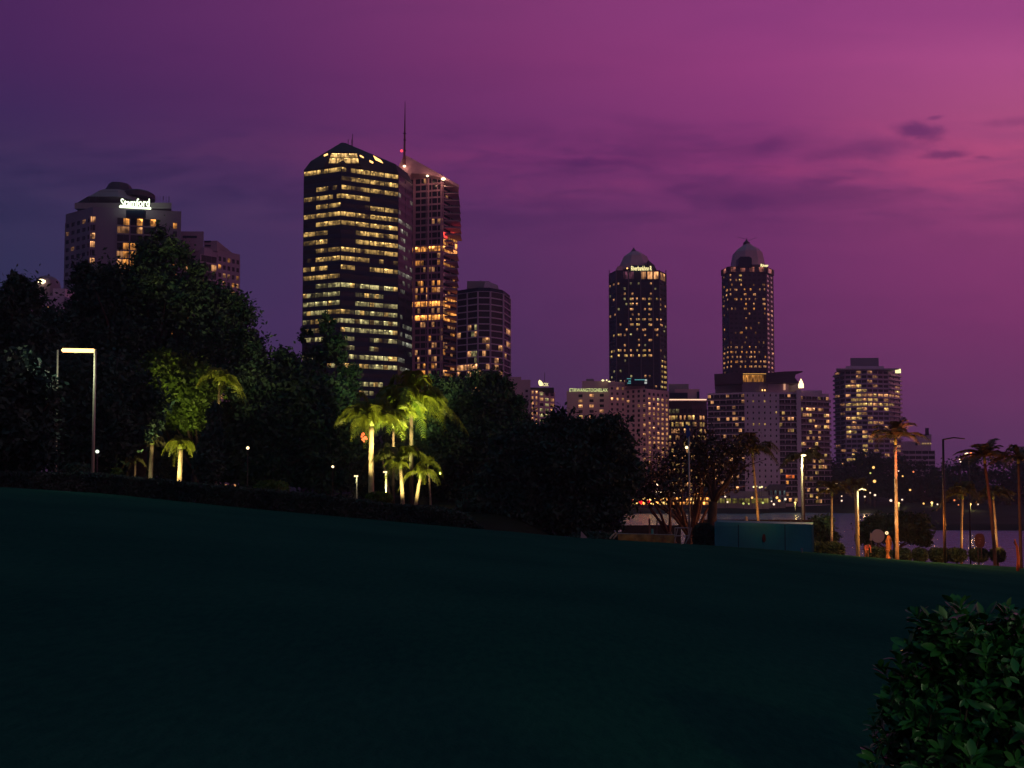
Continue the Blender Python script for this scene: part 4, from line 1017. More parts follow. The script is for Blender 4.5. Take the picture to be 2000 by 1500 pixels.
tree('wide low dome-shaped tree by the water behind the pale disc', (1745, 84), [(1720, 1032, 40, 24), (1770, 1030, 44, 24), (1795, 1050, 24, 18), (1690, 1048, 16, 22)], 17000, 0.19, LEAF, seed=23, trunk_r=0.25, name='small_tree')

# far bank trees, each with its own crown
FT = [(1590, 395, 'dark tree on the far bank right of the bright cream lamp post', [(1588, 945, 26, 30), (1600, 965, 22, 20)]),
      (1640, 400, 'far-bank tree under the left corner of the round tower', [(1640, 925, 30, 36), (1625, 955, 26, 24)]),
      (1690, 395, 'far-bank tree with lamps glimmering through it below the round tower', [(1690, 915, 36, 34), (1700, 945, 30, 28)]),
      (1745, 390, 'dark far-bank tree behind the tallest pale palm trunk', [(1745, 925, 34, 34), (1740, 955, 32, 24)]),
      (1795, 385, 'broad dark tree under the terraced building', [(1790, 930, 40, 30), (1805, 955, 36, 28)]),
      (1850, 375, 'dark tree on the far bank behind the tall thin dark lamp post', [(1848, 945, 36, 36), (1862, 965, 30, 20)]),
      (1905, 360, 'big domed tree on the far bank, a double lamp above it', [(1900, 920, 38, 30), (1890, 950, 46, 34)]),
      (1965, 350, 'dark mass of a tree on the far bank at the right edge', [(1970, 915, 46, 40), (1950, 955, 50, 34), (2010, 940, 40, 50)]),
      (1560, 400, 'small tree in front of the wide apartment building, right of the boathouse', [(1553, 955, 16, 22)]),
      (1440, 395, 'dark tree left of the waterfront cafe on the far bank', [(1430, 945, 28, 24), (1400, 955, 30, 20)])]
for i, (px, Y, lb, cl) in enumerate(FT):
    tree(lb, (px, Y), cl, 5200, 0.75, LEAF, seed=60 + i, trunk_r=0.5, group='trees along the far bank', sub=14)

# -- palms --------------------------------------------------------------------------
def palm(label, px, Y, top_row, frond_px, nf=15, tr_px=8, m=None, lean=0.0, seed=1, droop=1.0, tm=None, base_row=None, group='royal palms', az=None, nleaf=27, leaflet=0.075, tipd=.6, ll0=.33):
    rs = random.Random(seed); k = Y / F; m = m or PALMD; tm = tm or PALMT
    x = P(px, 930, Y).x; z = gz(x, Y) - 0.1
    if base_row: z = min(z, P(px, base_row, Y).z)
    zt = P(px, top_row, Y).z; xt = x + lean * k
    o = thing('palm_tree', label, 'palm tree', (x, Y, z), group)
    r = tr_px * k / 2; mb = MB(); H = zt - z; pts, rad = [], []
    for i in range(15):
        f = i / 14; pts.append((x + (xt - x) * (f ** 1.6), Y, z + H * f)); rad.append(r * (1.22 - 0.38 * f + (0.12 if i == 0 else 0) + 0.035 * (i % 2)))
    mb.tube(pts, rad, tm, 12); mb.build('trunk', o, smooth=True)
    sh = frond_px * k * 0.24; mb = MB()
    mb.tube([(xt, Y, zt - 0.02), (xt, Y, zt + sh * .5), (xt, Y, zt + sh)], [r * .95, r * 1.05, r * .5], SHAFT, 10); mb.build('crownshaft', o, smooth=True)
    L0 = frond_px * k; c = Vector((xt, Y, zt + sh * 0.85)); mb = MB(); vs, fs = [], []
    for f in range(nf):
        a = (f * 2.39996 + rs.uniform(-.2, .2)) if az is None else az[f % len(az)] + rs.uniform(-.15, .15)
        el = R(rs.choice((rs.uniform(10, 45), rs.uniform(40, 84)))); L = L0 * rs.uniform(0.85, 1.12)
        dh = Vector((math.cos(a), math.sin(a), 0)); side = Vector((-math.sin(a), math.cos(a), 0))
        P0 = c; sag = droop * L * (0.55 + 0.45 * math.cos(el)) * rs.uniform(.75, 1.15)
        pr = []
        for i in range(9):
            s = i / 8; pr.append(P0 + dh * (L * math.cos(el) * s * (1 - 0.12 * s) + L * .12 * s * s) + Vector((0, 0, L * math.sin(el) * s * 0.9 - sag * s ** 2.7)))
        mb.tube(pr, [0.045 - 0.004 * i for i in range(9)], m, 4)
        for i in range(nleaf):
            s = 0.10 + 0.90 * (i + .5) / nleaf; j = min(7, int(s * 8)); q = pr[j].lerp(pr[j + 1], s * 8 - j); tg = (pr[j + 1] - pr[j]).normalized()
            ll = L * ll0 * math.sin(math.pi * (0.12 + 0.80 * s)) * rs.uniform(.8, 1.15)
            for sg in (-1, 1):
                d = (side * sg * 0.80 + tg * 0.50 + Vector((0, 0, .12 - .35 * s + rs.uniform(-.06, .06)))).normalized()
                w = tg * (leaflet * 0.5 * L0 / 2.4 * (1.15 - .5 * s))
                mid = q + d * ll * .5; tip = q + d * ll * 0.80 + Vector((0, 0, -ll * tipd * droop))
                i0 = len(vs); vs += [q - w, q + w, mid + w * .8, tip, mid - w * .8]; fs.append((i0, i0 + 1, i0 + 2, i0 + 3, i0 + 4))
    mb.faces(vs, fs, m); mb.build('crown', o)
    return o
# lit group behind the hedge
palm('thick pale palm brightly lit from below, left of the lit group, arching crown', 725, 62, 832, 90, 21, 10, PALML, seed=5, droop=.82, nleaf=32)
palm('tall palm of the lit group with a crown half hidden in dark leaves', 803, 66, 806, 108, 26, 8, PALML, seed=8, droop=.80, nleaf=34, tm=BARK)
palm('palm mostly hidden behind the thick pale palm, fronds filling the gap to its right', 768, 64, 836, 82, 16, 5, PALML, seed=11, droop=.7, nleaf=28, tm=BARK)
palm('short palm of the lit group with a tight drooping crown', 787, 58, 916, 78, 14, 7, PALML, lean=-5, seed=21, droop=.8, nleaf=30)
palm('leaning slim palm immediately right of the short drooping palm', 812, 58, 934, 48, 9, 6.5, PALML, lean=9, seed=33, droop=1.2, az=[-.3, .4, 1.6, -1.4, 3.0])
palm('thin dim palm trunk at the right end of the lit palm group', 841, 62, 912, 40, 8, 3.5, PALML, lean=-5, seed=35, droop=1.3)
palm('thin leaning palm in the gap behind the thick pale palm', 761, 72, 900, 52, 9, 4, PALMD, lean=-14, seed=36, droop=1.2)
palm('leftmost lit palm with yellow trunk and leaves hanging under a dark tree', 350, 60, 876, 44, 16, 9, PALML, lean=3, seed=41, droop=1.35)
palm('dim palm trunk just left of the yellow lit palm', 293, 62, 868, 40, 10, 8, PALMD, lean=3, seed=42, droop=1.2)
palm('thin short palm trunk, leftmost of three behind the hedge', 264, 60, 905, 30, 8, 4, PALMD, seed=43, droop=1.2)
palm('palm high in the left trees with a green frond hanging at their edge', 420, 58, 752, 56, 12, 5, PALML, lean=6, seed=44, droop=1.0, tm=BARK)
TRD = mat('shaded_palm_trunk', (0.10, 0.06, 0.05), 0.85, noise=2.0)  # darker copy of the trunk colour, shade put in for palms kept unlit
# waterside palms
palm('tallest palm of the waterside, straight pale lit trunk with reddish crown', 1749, 62, 868, 66, 17, 6, PALMD, lean=1, seed=51, droop=.6, tipd=.35, ll0=.36, nleaf=34, leaflet=.055, base_row=1096)
palm('dark palm with a spiky crown right of the tall thin lamp post', 1940, 68, 905, 62, 17, 5.5, PALMD, lean=-16, seed=52, droop=.5, tipd=.25, ll0=.36, nleaf=34, leaflet=.055, tm=TRD, base_row=1098)
palm('palm with orange lit trunk standing right of the teal container', 1622, 70, 968, 50, 14, 4.6, PALMD, lean=2, seed=53, droop=.75, base_row=1090)
palm('shorter palm with reddish crown just left of the cream lamp post with an arm', 1671, 78, 958, 42, 13, 3, PALMD, lean=-2, seed=54, droop=.8)
palm('palm with amber lit trunk rising behind the teal container', 1482, 66, 892, 66, 15, 4.5, PALMD, lean=-12, seed=55, droop=.75)
palm('palm with half lit curved trunk between the tall lamp post and the spiky palm', 1874, 72, 975, 50, 15, 4.2, PALMD, lean=5, seed=56, droop=.8, base_row=1100)
palm('palm with pale trunk just right of the spiky palm', 1945, 74, 975, 44, 14, 4, PALMD, lean=-6, seed=57, droop=.8, base_row=1100)
palm('palm at the right edge with only its crown inside the photo', 1990, 66, 905, 56, 13, 5, PALMD, seed=58, droop=.7, tm=TRD)
palm('palm crown behind the bright cream lamp post, trunk dim', 1570, 80, 905, 54, 14, 3, PALMD, seed=59, droop=.8, tm=TRD)

# -- hedge and shrubs ------------------------------------------------------------------
def hedge():
    rs = np.random.RandomState(77); top = [(-60, 922), (0, 925), (180, 926), (350, 943), (620, 968), (780, 988), (850, 992), (905, 1004), (945, 1034)]
    fx = np.arange(-60, 946, 6.0); cols = []
    for px in fx:
        u = (px - 1000) / F; ye = float(edge_Y(u)); y0, y1 = ye - 0.1, ye + 1.5
        row = np.interp(px, [t[0] for t in top], [t[1] for t in top]); zt = P(px, row, y0 + .5).z
        cols.append((px, y0, y1, zt))
    mb = MB(); vs = []
    for px, y0, y1, zt in cols:
        for y, z in ((y0, gz(P(px, 930, y0).x, y0) - .3), (y0, zt - .1), (y1, zt - .12), (y1, gz(P(px, 930, y1).x, y1) - .5)):
            vs.append((P(px, 930, y).x + rs.uniform(-.02, .02), y + rs.uniform(-.06, .06), z + rs.uniform(-.04, .04)))
    n = len(cols); fs = [(4 * i + k, 4 * i + (k + 1) % 4, 4 * i + 4 + (k + 1) % 4, 4 * i + 4 + k) for i in range(n - 1) for k in range(4)] + [(0, 1, 2, 3), (4 * n - 1, 4 * n - 2, 4 * n - 3, 4 * n - 4)]
    mb.faces(vs, fs, LEAF)
    o = thing('hedge', 'long black clipped hedge along the crest of the lawn on the left', 'hedge', (P(400, 930, 37).x, 37, 14)); mb.build('hedge_core', o)
    N_ = 30000; i = rs.randint(0, n - 1, N_); f = rs.rand(N_, 1); A = np.array([[P(c[0], 930, c[1]).x, c[1], c[2], c[3]] for c in cols]); Cc = A[i] * (1 - f) + A[i + 1] * f
    onTop = rs.rand(N_) < 0.45
    y = np.where(onTop, Cc[:, 1] + rs.rand(N_) * (Cc[:, 2] - Cc[:, 1]), Cc[:, 1] - .03); zb = lawn_z(Cc[:, 0], Cc[:, 1])
    z = np.where(onTop, Cc[:, 3] + rs.normal(size=N_) * .035 - .05, zb + rs.rand(N_) * (Cc[:, 3] - zb))
    cen = np.stack([Cc[:, 0] * y / Cc[:, 1], y, z], 1) + rs.normal(size=(N_, 3)) * .035
    leaf_mesh('foliage', cen, 0.085, LEAF, rs, o)
hedge()
def shrub(px, row_b, row_t, w, Y, label, seed, cat='shrub', name='round_shrub', group='clipped round shrubs along the crest', n=2400, leafm=None, size=.11):
    rs = np.random.RandomState(seed); k = Y / F; a = P(px, row_b, Y); b = P(px, row_t, Y); rz = (b.z - a.z) / 2
    o = thing(name, label, cat, (a.x, Y, a.z), group); c = np.array([a.x, Y, (a.z + b.z) / 2])
    d = rs.normal(size=(n, 3)); d /= (np.abs(d) ** 3).sum(1, keepdims=True) ** (1 / 3)
    r_ = np.array([w * k / 2, w * k / 2, rz]) * .95
    leaf_mesh('foliage', c + d * r_ * rs.uniform(.55, 1.04, (n, 1)), size, leafm or LEAF, rs, o)
    mb = MB(); mb.tube([(a.x, Y, a.z - .5), (a.x, Y, a.z + rz)], .06, BARK, 6); mb.build('stem', o)
LABS = ['widest clipped shrub, below the tall pale palm trunk', 'clipped round shrub right of the tall pale palm', 'clipped shrub left of the tall thin lamp post', 'clipped shrub behind the tall thin lamp post foot', 'clipped shrub at the foot of the half lit curved palm', 'clipped shrub below the dark oval sign', 'clipped shrub right of the dark oval sign post', 'clipped shrub between the golden figure and the pale palm']
for i, (px, w, Y) in enumerate(((1762, 34, 65), (1797, 27, 66), (1831, 30, 67), (1846, 12, 68), (1869, 34, 67.5), (1912, 34, 68), (1949, 27, 70), (1726, 26, 64))):
    shrub(px, 1098, 1070, w, Y, LABS[i], 100 + i)
shrub(1628, 1092, 1058, 40, 59, 'lumpy low hedge at the right end of the teal container', 121, 'hedge', 'low_hedge', None, 4200)
shrub(1598, 1090, 1058, 44, 60, 'taller dark bush touching the right end of the teal container', 122, 'shrub', 'bush', None, 3600)
shrub(1706, 1096, 1068, 28, 63, 'dark low bush behind the bending person', 123, 'shrub', 'bush', None, 2400)
shrub(1158, 1066, 1040, 96, 50, 'low dark bush under the middle tree behind the pale triangular board', 128, 'shrub', 'bush', None, 5200, LEAF, .13)
shrub(1376, 1076, 1022, 44, 57, 'upright dark bush between the steel frame and the teal container', 129, 'shrub', 'bush', None, 4200, LEAF, .13)
shrub(152, 930, 905, 46, 46, 'bluish grey bush behind the hedge left of the white lamp post', 124, 'shrub', 'bush', None, 2600)
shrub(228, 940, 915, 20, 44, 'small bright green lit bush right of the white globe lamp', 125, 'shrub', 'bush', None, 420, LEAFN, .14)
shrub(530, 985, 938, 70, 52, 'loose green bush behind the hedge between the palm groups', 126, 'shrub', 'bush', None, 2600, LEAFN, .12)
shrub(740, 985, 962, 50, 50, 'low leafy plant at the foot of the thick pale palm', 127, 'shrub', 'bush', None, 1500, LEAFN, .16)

# -- broad-leaved bush close to the camera --------------------------------------------
def near_bush():
    rs = np.random.RandomState(5); GL = leaf_mat('glossy_broad_leaf', (0.012, 0.085, 0.025), (0.045, 0.16, 0.036), 0.32, 0.32, 0.0, 6)
    Y = 4.7; k = Y / F; a = P(1920, 1500, Y); zg = gz(a.x, Y)
    o = thing('broadleaf_bush', 'glossy dark green broad-leaved bush in the bottom right corner', 'bush', (a.x, Y, zg))
    blobs = [((1906, 1305), 112, 112), ((1818, 1425), 88, 115), ((1965, 1275), 90, 82), ((1990, 1420), 160, 170), ((1842, 1250), 58, 58), ((1772, 1370), 50, 72), ((1880, 1520), 170, 130)]
    tips = []
    for (c, rx, ry) in blobs:
        q = P(c[0], c[1], Y); r = np.array([rx, (rx + ry) / 2, ry]) * k; n = int(140 * (rx * ry / 10000))
        d = rs.normal(size=(n, 3)); d /= np.linalg.norm(d, axis=1, keepdims=True); s = np.where(rs.rand(n, 1) < .14, rs.uniform(1.0, 1.12, (n, 1)), rs.uniform(.5, 1.0, (n, 1)))
        for p, dd in zip(np.array([q.x, Y, q.z]) + d * r * s, d):
            if p[2] > zg + .05: tips.append((p, dd))
    vs, fs = [], []; st = MB(); nlf = 0
    for p, dd in tips:
        ax = dd * .8 + np.array([0, 0, .75]) + rs.normal(size=3) * .25; ax /= np.linalg.norm(ax)
        e1 = np.cross(ax, [0.3, .9, .1]); e1 /= np.linalg.norm(e1); e2 = np.cross(ax, e1); ph = rs.uniform(0, 6.28)
        k_ = rs.choice([.55, .8, .9, 1.15])
        for j in range(rs.randint(5, 9)):
            q = ph + j * 2.4; tilt = R(rs.uniform(22, 85)); L = rs.uniform(.062, .115) * k_; W = L * rs.uniform(.34, .46)
            rad = e1 * math.cos(q) + e2 * math.sin(q); dirn = ax * math.cos(tilt) + rad * math.sin(tilt); nor = ax * math.sin(tilt) - rad * math.cos(tilt); sd = np.cross(dirn, nor)
            b = p + ax * (.006 * j - .02); i0 = len(vs); cur = rs.uniform(-.25, .1)
            for s, w in ((0.0, .06), (.25, .55), (.55, 1.0), (.82, .72), (1.0, .05)):
                cc = b + dirn * L * s + nor * L * cur * s * s
                vs += [cc - sd * W * .5 * w + nor * W * .16 * w, cc, cc + sd * W * .5 * w + nor * W * .16 * w]
            for r_ in range(4):
                for c_ in range(2):
                    t_ = i0 + r_ * 3 + c_; fs.append((t_, t_ + 1, t_ + 4, t_ + 3))
            nlf += 1
        if rs.rand() < .45: st.tube([p - ax * .12, p + ax * .01], [.006, .003], BARK, 5)
    mb = MB(); mb.faces([tuple(v) for v in vs], fs, GL); mb.build('foliage', o, smooth=True)
    for j in range(9):
        q = rs.uniform(-.35, .45); st.tube([(a.x + q * .3, Y + rs.uniform(-.1, .1), zg - .05), (a.x + q * .8, Y, zg + .3), (a.x + q * 1.5, Y + rs.uniform(-.2, .2), zg + .7)], [.02, .014, .006], BARK, 6)
    st.build('stem', o)
near_bush()

# ------------------------------------------------------------------ lamps and small things
POLE = mat('cream_painted_pole', (0.46, 0.52, 0.36), 0.4)
POLED = mat('dark_steel_pole', (0.05, 0.04, 0.045), 0.45, metal=0.4)
STEEL = mat('galvanised_steel', (0.30, 0.34, 0.34), 0.4, metal=0.3)
def light(kind, loc, energy, col, size=0.15, target=None, angle=70, blend=.6):
    d = bpy.data.lights.new('lamp_or_fill_light', kind); d.energy = energy; d.color = col
    if kind == 'AREA': d.size = size
    else: d.shadow_soft_size = size
    o = bpy.data.objects.new('lamp_or_fill_light', d); COL.objects.link(o); o.location = loc
    if kind == 'SPOT': d.spot_size = R(angle); d.spot_blend = blend
    if target is not None: o.rotation_euler = (Vector(target) - Vector(loc)).to_track_quat('-Z', 'Y').to_euler()
    return o
def ball(mb, c, r, m, n=12):
    mb.lathe((c[0], c[1]), [(r * math.sin(math.pi * (i + .08) / 7.16), c[2] - r * math.cos(math.pi * (i + .08) / 7.16)) for i in range(8)], m, n)

# tube lamp on the left
Y = 38.0; a = P(118, 684, Y); b = P(186, 685, Y); bb = P(181, 930, Y); zb = gz(bb.x, Y)
o = thing('tube_lamp', 'white post lamp with a glowing horizontal tube on the left crest', 'street lamp', (bb.x, Y, zb))
m_ = MB(); m_.tube([(bb.x, Y, zb - .2), (b.x, Y, b.z)], [.07, .05], POLE, 10); m_.build('pole', o, smooth=True)
m_ = MB(); m_.tube([(P(112, 800, Y + 1.5).x, Y + 1.5, zb - .2), (P(115, 684, Y + 1.5).x, Y + 1.4, P(115, 684, Y + 1.5).z)], [.045, .036], POLE, 8); m_.build('rear_pole', o, smooth=True)
m_ = MB(); m_.tube([(a.x - .02, Y + 1.3, a.z + .06), (b.x, Y + .06, b.z + .06)], .03, POLE, 6); m_.build('cross_bar', o)
m_ = MB(); m_.tube([(a.x + .08, Y + .02, a.z), (a.x + .11, Y, a.z), (b.x - .08, Y, b.z), (b.x - .05, Y + .02, b.z)], [.05, .085, .085, .05], glow('amber_tube', (1.0, .52, .18), 4.2), 12); m_.build('light_tube', o, smooth=True)
light('POINT', ((a.x + b.x) / 2, Y - .5, a.z - .25), 120, (.95, .92, .68), .3)
# dark foliage that hides its rear pole
tree('black bushy tree at the left edge in front of the tube lamp', (35, 36.5), [(28, 810, 66, 92), (0, 860, 70, 80), (66, 870, 50, 60), (84, 790, 26, 40)], 26000, 0.16, LEAF, seed=91, trunk_r=.25)

def globe_lamp(px, r, size, Y, label, name='globe_lamp', strength=3.0, col=(1, .8, .5), post=True, group='small lamps', pm=None, rowb=None, cat='lamp'):
    q = P(px, r, Y); rad = size * Y / F / 2; zb = gz(q.x, Y) if rowb is None else P(px, rowb, Y).z
    zb = min(zb, q.z - rad * 2)
    o = thing(name, label, cat, (q.x, Y, zb), group)
    m_ = MB(); ball(m_, q, rad, glow('lamp_%02d%02d%02d_%03d' % (int(col[0] * 99), int(col[1] * 99), int(col[2] * 99), int(strength * 10)), col, strength, size > 4)); m_.build('globe', o, smooth=True)
    if post:
        m_ = MB(); m_.tube([(q.x, Y, zb - .1), (q.x, Y, q.z - rad * .6)], max(.04, .35 * Y / F), pm or POLED, 6); m_.build('post', o)
    return o
globe_lamp(190, 882, 7, 42, 'white globe lamp low behind the white tube lamp post', strength=1.3, col=(.9, 1, .8), group=None)
globe_lamp(484, 875, 6, 60, 'small warm lamp shining alone in the dark trees left of centre', strength=2.5, col=(1, .75, .4), group=None)
globe_lamp(650, 911.5, 5, 66, 'small flat lamp low in the trees left of the thick pale palm', strength=2.5, col=(1, .75, .42), group=None)
for px, r, lb in ((697, 930, 'short thin lamp post left of the thick pale palm'), (754, 922, 'short bright lamp post right of the thick pale palm')):
    q = P(px, r, 56); zb = gz(q.x, 56); o = thing('path_light', lb, 'lamp', (q.x, 56, zb), 'path lights among the lit palms')
    m_ = MB(); m_.tube([(q.x, 56, zb), (q.x, 56, q.z)], .05, POLE, 6); m_.build('post', o)
    m_ = MB(); m_.box(q.x - .16, q.x + .06, 55.9, 56.1, q.z - .04, q.z + .05, glow('lamp_path', (1, .75, .4), 2.0)); m_.build('head', o)
    light('POINT', (q.x - .1, 55.7, q.z - .15), 14, (1, .8, .5), .1)
o = thing('red_lantern', 'cluster of glowing red-orange lanterns in the tree left of the thick pale palm', 'lantern', P(709, 853, 61.5))
for dx, dy, s in ((0, -5, .11), (-3, 0, .08), (4, 2, .12), (0, 5, .10), (7, 4, .07), (2, 9, .06)):
    q = P(709 + dx, 853 + dy, 61.5); m_ = MB(); ball(m_, q, s, glow('red_orange_lantern', (1, .18, .05), 2.6)); m_.build('globe', o)

def post_lamp(px, top, bot, Y, label, w_px, pm, arm=None, head=None, hs=4.0, name='street_lamp', lightE=0, lean=0, hr=None):
    q = P(px, top, Y); zb = min(gz(P(px, 930, Y).x, Y), P(px, bot, Y).z); xb = P(px - lean, 930, Y).x
    o = thing(name, label, 'street lamp', (xb, Y, zb)); r = w_px * Y / F / 2
    m_ = MB(); m_.tube([(xb, Y, zb - .2), (q.x, Y, q.z)], [r * 1.15, r * .8], pm, 10); m_.build('pole', o, smooth=True)
    if arm:
        e = P(px + arm[0], top + arm[1], Y); m_ = MB(); m_.tube([(q.x, Y, q.z - .02), ((q.x + e.x) / 2, Y, (q.z + e.z) / 2 + .1), (e.x, Y, e.z)], [r * .6, r * .5, r * .45], pm, 8); m_.build('arm', o, smooth=True)
    if head:
        hx, hy, hw, hh = head; e = P(hx, hy, Y); a_ = hw * Y / F / 2; b_ = hh * Y / F / 2; m_ = MB()
        m_.lathe((e.x, Y), [(a_ * .3, e.z - b_), (a_, e.z - b_ * .2), (a_ * .9, e.z + b_ * .5), (a_ * .3, e.z + b_)], glow('lamp_head_%d' % int(hs * 10), (1, .70, .36), hs), 12); m_.build('lamp_head', o)
        if lightE: light('POINT', (e.x, Y - .45, e.z - .35), lightE, (1, .68, .36), .2)
    return o
post_lamp(1566, 891, 1045, 74, 'bright cream lamp post standing behind the teal container', 4.6, POLE, head=(1569.5, 889.5, 10, 4), hs=4, lightE=330)
post_lamp(1674.5, 958, 1096, 61, 'cream lamp post with a short arm to the right, near the bending person', 4.6, POLE, arm=(17, -1), name='street_lamp')
post_lamp(1842, 858, 1100, 60, 'tall thin dark lamp post with a long arm toward the spiky palm', 5, POLED, arm=(42, -1))
post_lamp(1892, 900, 1040, 130, 'orange double lamp on a pole above the domed far tree', 3, POLED, head=(1889, 887.5, 9, 6), hs=4, lightE=0)
m_ = MB(); q = P(1896.5, 887, 130); ball(m_, q, .24, glow('orange_lamp', (1, .25, .05), 3)); o_ = [x for x in bpy.data.objects if x.get('label', '').startswith('orange double')][0]; m_.build('lamp_head', o_)
# pole with blue banner
Y = 57; q = P(1345, 832, Y); zb = gz(P(1345, 930, Y).x, Y)
o = thing('banner_pole', 'tall thin pole with a blue banner and a white lamp beside the steel frame', 'banner pole', (q.x, Y, zb))
m_ = MB(); m_.tube([(q.x, Y, zb - .1), (q.x, Y, q.z)], [.075, .05], STEEL, 8); m_.build('pole', o, smooth=True)
m_ = MB(); m_.yprism([(P(1338.5, 829, Y).x, P(1338, 829, Y).z), (P(1346, 832, Y).x, P(1346, 832, Y).z), (P(1348, 852, Y).x, P(1348, 850, Y).z), (P(1340, 857, Y).x, P(1340, 857, Y).z)], Y - .1, Y - .08, mat('blue_banner_cloth', (.02, .07, .30), .7)); m_.build('banner', o)
m_ = MB(); ball(m_, P(1341, 874, Y), .095, glow('lamp_banner', (1, .72, .36), 3)); m_.build('lamp', o)

# far-bank lamps: (px, row, size px, distance, label, colour, strength)
FL = [
 (1706, 913, 6, 372, 'upper yellow lamp in the far-bank tree below the round tower', 1), (1700, 924, 4, 372, 'small greenish lamp right under the upper yellow one', 2),
 (1708, 940, 7, 372, 'large amber lamp in the far-bank tree below the round tower', 1), (1755, 920, 3, 372, 'pale lamp just right of the top of the tallest pale trunk', 0),
 (1763, 930, 3.5, 372, 'orange lamp right of the pale trunk, halfway up the dark trees', 1), (1784, 921.5, 4, 372, 'orange double light in the dark trees below the terraced building', 3),
 (1777.5, 957, 4.5, 370, 'lone orange lamp in the dark right of the tallest pale trunk', 1), (1740, 977.5, 6, 366, 'bright pink-white lamp just left of the tallest pale trunk', 0),
 (1762, 976, 4, 366, 'lamp just right of the tallest pale trunk near the shore', 0), (1709, 967, 5, 366, 'pinkish lamp above the sandy lit patch', 0),
 (1699.5, 962.5, 3.5, 366, 'small lamp at the tip of the lamp post arm', 0), (1689, 970, 4, 366, 'dim lamp right of the cream arm post', 0),
 (1644, 969, 3, 366, 'upper of two small white lamps right of the container palm', 0), (1644, 978, 4, 364, 'lower of two small white lamps right of the container palm', 0),
 (1596, 971.5, 5, 366, 'amber lamp between the bright cream lamp post and the next palm', 1), (1569, 979, 4.5, 364, 'white lamp low beside the bright cream lamp post', 0),
 (1804, 983.5, 4, 345, 'small lamp between the two lit lawn posts', 1), (1831, 985, 3.5, 340, 'tiny white lamp just left of the tall dark lamp post', 0),
 (1910, 985, 3.5, 340, 'tiny white lamp near the shore under the domed tree', 0), (1872, 986, 3, 340, 'faint lamp behind the half lit curved palm', 3),
 (1864, 977, 4, 340, 'reddish lamp left of the half lit curved palm', 3), (1874, 897, 3, 300, 'small lamp above the domed far tree, upper', 0), (1876, 902, 3, 300, 'small lamp above the domed far tree, lower', 0),
 (1517.5, 972, 6, 360, 'brightest warm lamp in front of the boathouse', 1), (1522, 978, 6, 360, 'second warm lamp just below the brightest in front of the boathouse', 1),
 (1534, 975, 5, 360, 'pale lamp right of the boathouse', 0), (1511.5, 985, 5, 358, 'square pale lamp low in front of the boathouse', 0), (1507, 979, 3, 358, 'tiny pale lamp at the left foot of the boathouse', 0),
 (1469, 972, 5, 360, 'orange lamp left of the amber lit palm trunk', 1), (1416.5, 970, 4, 360, 'white lamp at the left end of the cafe', 0), (1421, 980.5, 4, 358, 'small lamp under the left end of the cafe', 0),
 (1452, 983.5, 5, 358, 'green-yellow lamp on the cafe terrace, left of a pair', 2), (1462.5, 984, 4, 358, 'green-yellow lamp on the cafe terrace, right of a pair', 2),
 (1490, 982, 5, 358, 'green-yellow lamp right of the amber lit palm trunk', 2), (1384, 893, 4, 365, 'tall-set lamp seen in the dark tree left of the amber palm', 1),
 (1397, 935, 4, 365, 'yellow lamp in the dark tree left of the cafe', 1), (1361, 876, 3.5, 365, 'small lamp in the thin-leaved tree right of the blue banner', 0),
 (1223, 955, 7, 355, 'yellow lamp at the edge of the round black-crowned tree', 1), (1219, 965, 4, 355, 'small lamp just below the yellow lamp at the black tree edge', 0),
 (1115, 993, 4, 340, 'small lamp glinting low through the middle tree, left', 1), (1132, 985, 3.5, 340, 'small lamp glinting low through the middle tree, centre', 0), (1156, 994, 4, 340, 'small lamp glinting low through the middle tree, right', 1),
 (1212, 994, 4, 340, 'small lamp low at the right edge of the middle tree', 0), (1213, 982, 3, 340, 'tiny lamp low at the right edge of the middle tree', 0), (1227, 995, 4, 340, 'low lamp under the red lantern row', 1)]
LC = {0: ((1, .72, .5), 1.8), 1: ((1, .50, .14), 2.0), 2: ((.75, .8, .2), 1.0), 3: ((1, .28, .1), 1.3)}
for px, r, s, Y, lb, c in FL:
    globe_lamp(px, r, s * 0.82, Y, lb, 'shore_lamp', LC[c][1], LC[c][0], post=True, group='lamps along the far bank')
for px, r, rb, Y, lb in ((1553, 982, 995, 358, 'short lit lamp post on the far lawn near the container palm'), (1755.5, 983, 997, 352, 'short lit lamp post on the far lawn beside the tallest pale trunk'), (1820, 982, 999, 330, 'short lit lamp post alone on the far lawn, brightest head'), (1895, 985, 1006, 300, 'short bare lamp post on the far lawn right of the half lit palm')):
    q = P(px, r, Y); zb = gz(q.x, Y); zb = min(zb, q.z - 1.5); o = thing('lawn_lamp', lb, 'lamp', (q.x, Y, zb), 'lit posts on the far lawn')
    m_ = MB(); m_.tube([(q.x, Y, zb - .2), (q.x, Y, q.z)], .16, POLE, 6); m_.build('post', o)
    m_ = MB(); m_.lathe((q.x, Y), [(.1, q.z - .3), (.5, q.z), (.2, q.z + .4)], glow('lawn_lamp_head', (1, .6, .2), 3.0 if px != 1895 else 3.0), 8); m_.build('head', o)
    light('POINT', (q.x, Y - .9, q.z - .3), 260, (1, .75, .25), .3)
light('POINT', (P(1690, 984, 362).x, 362, P(1690, 980, 362).z), 500, (1, .6, .25), .4)

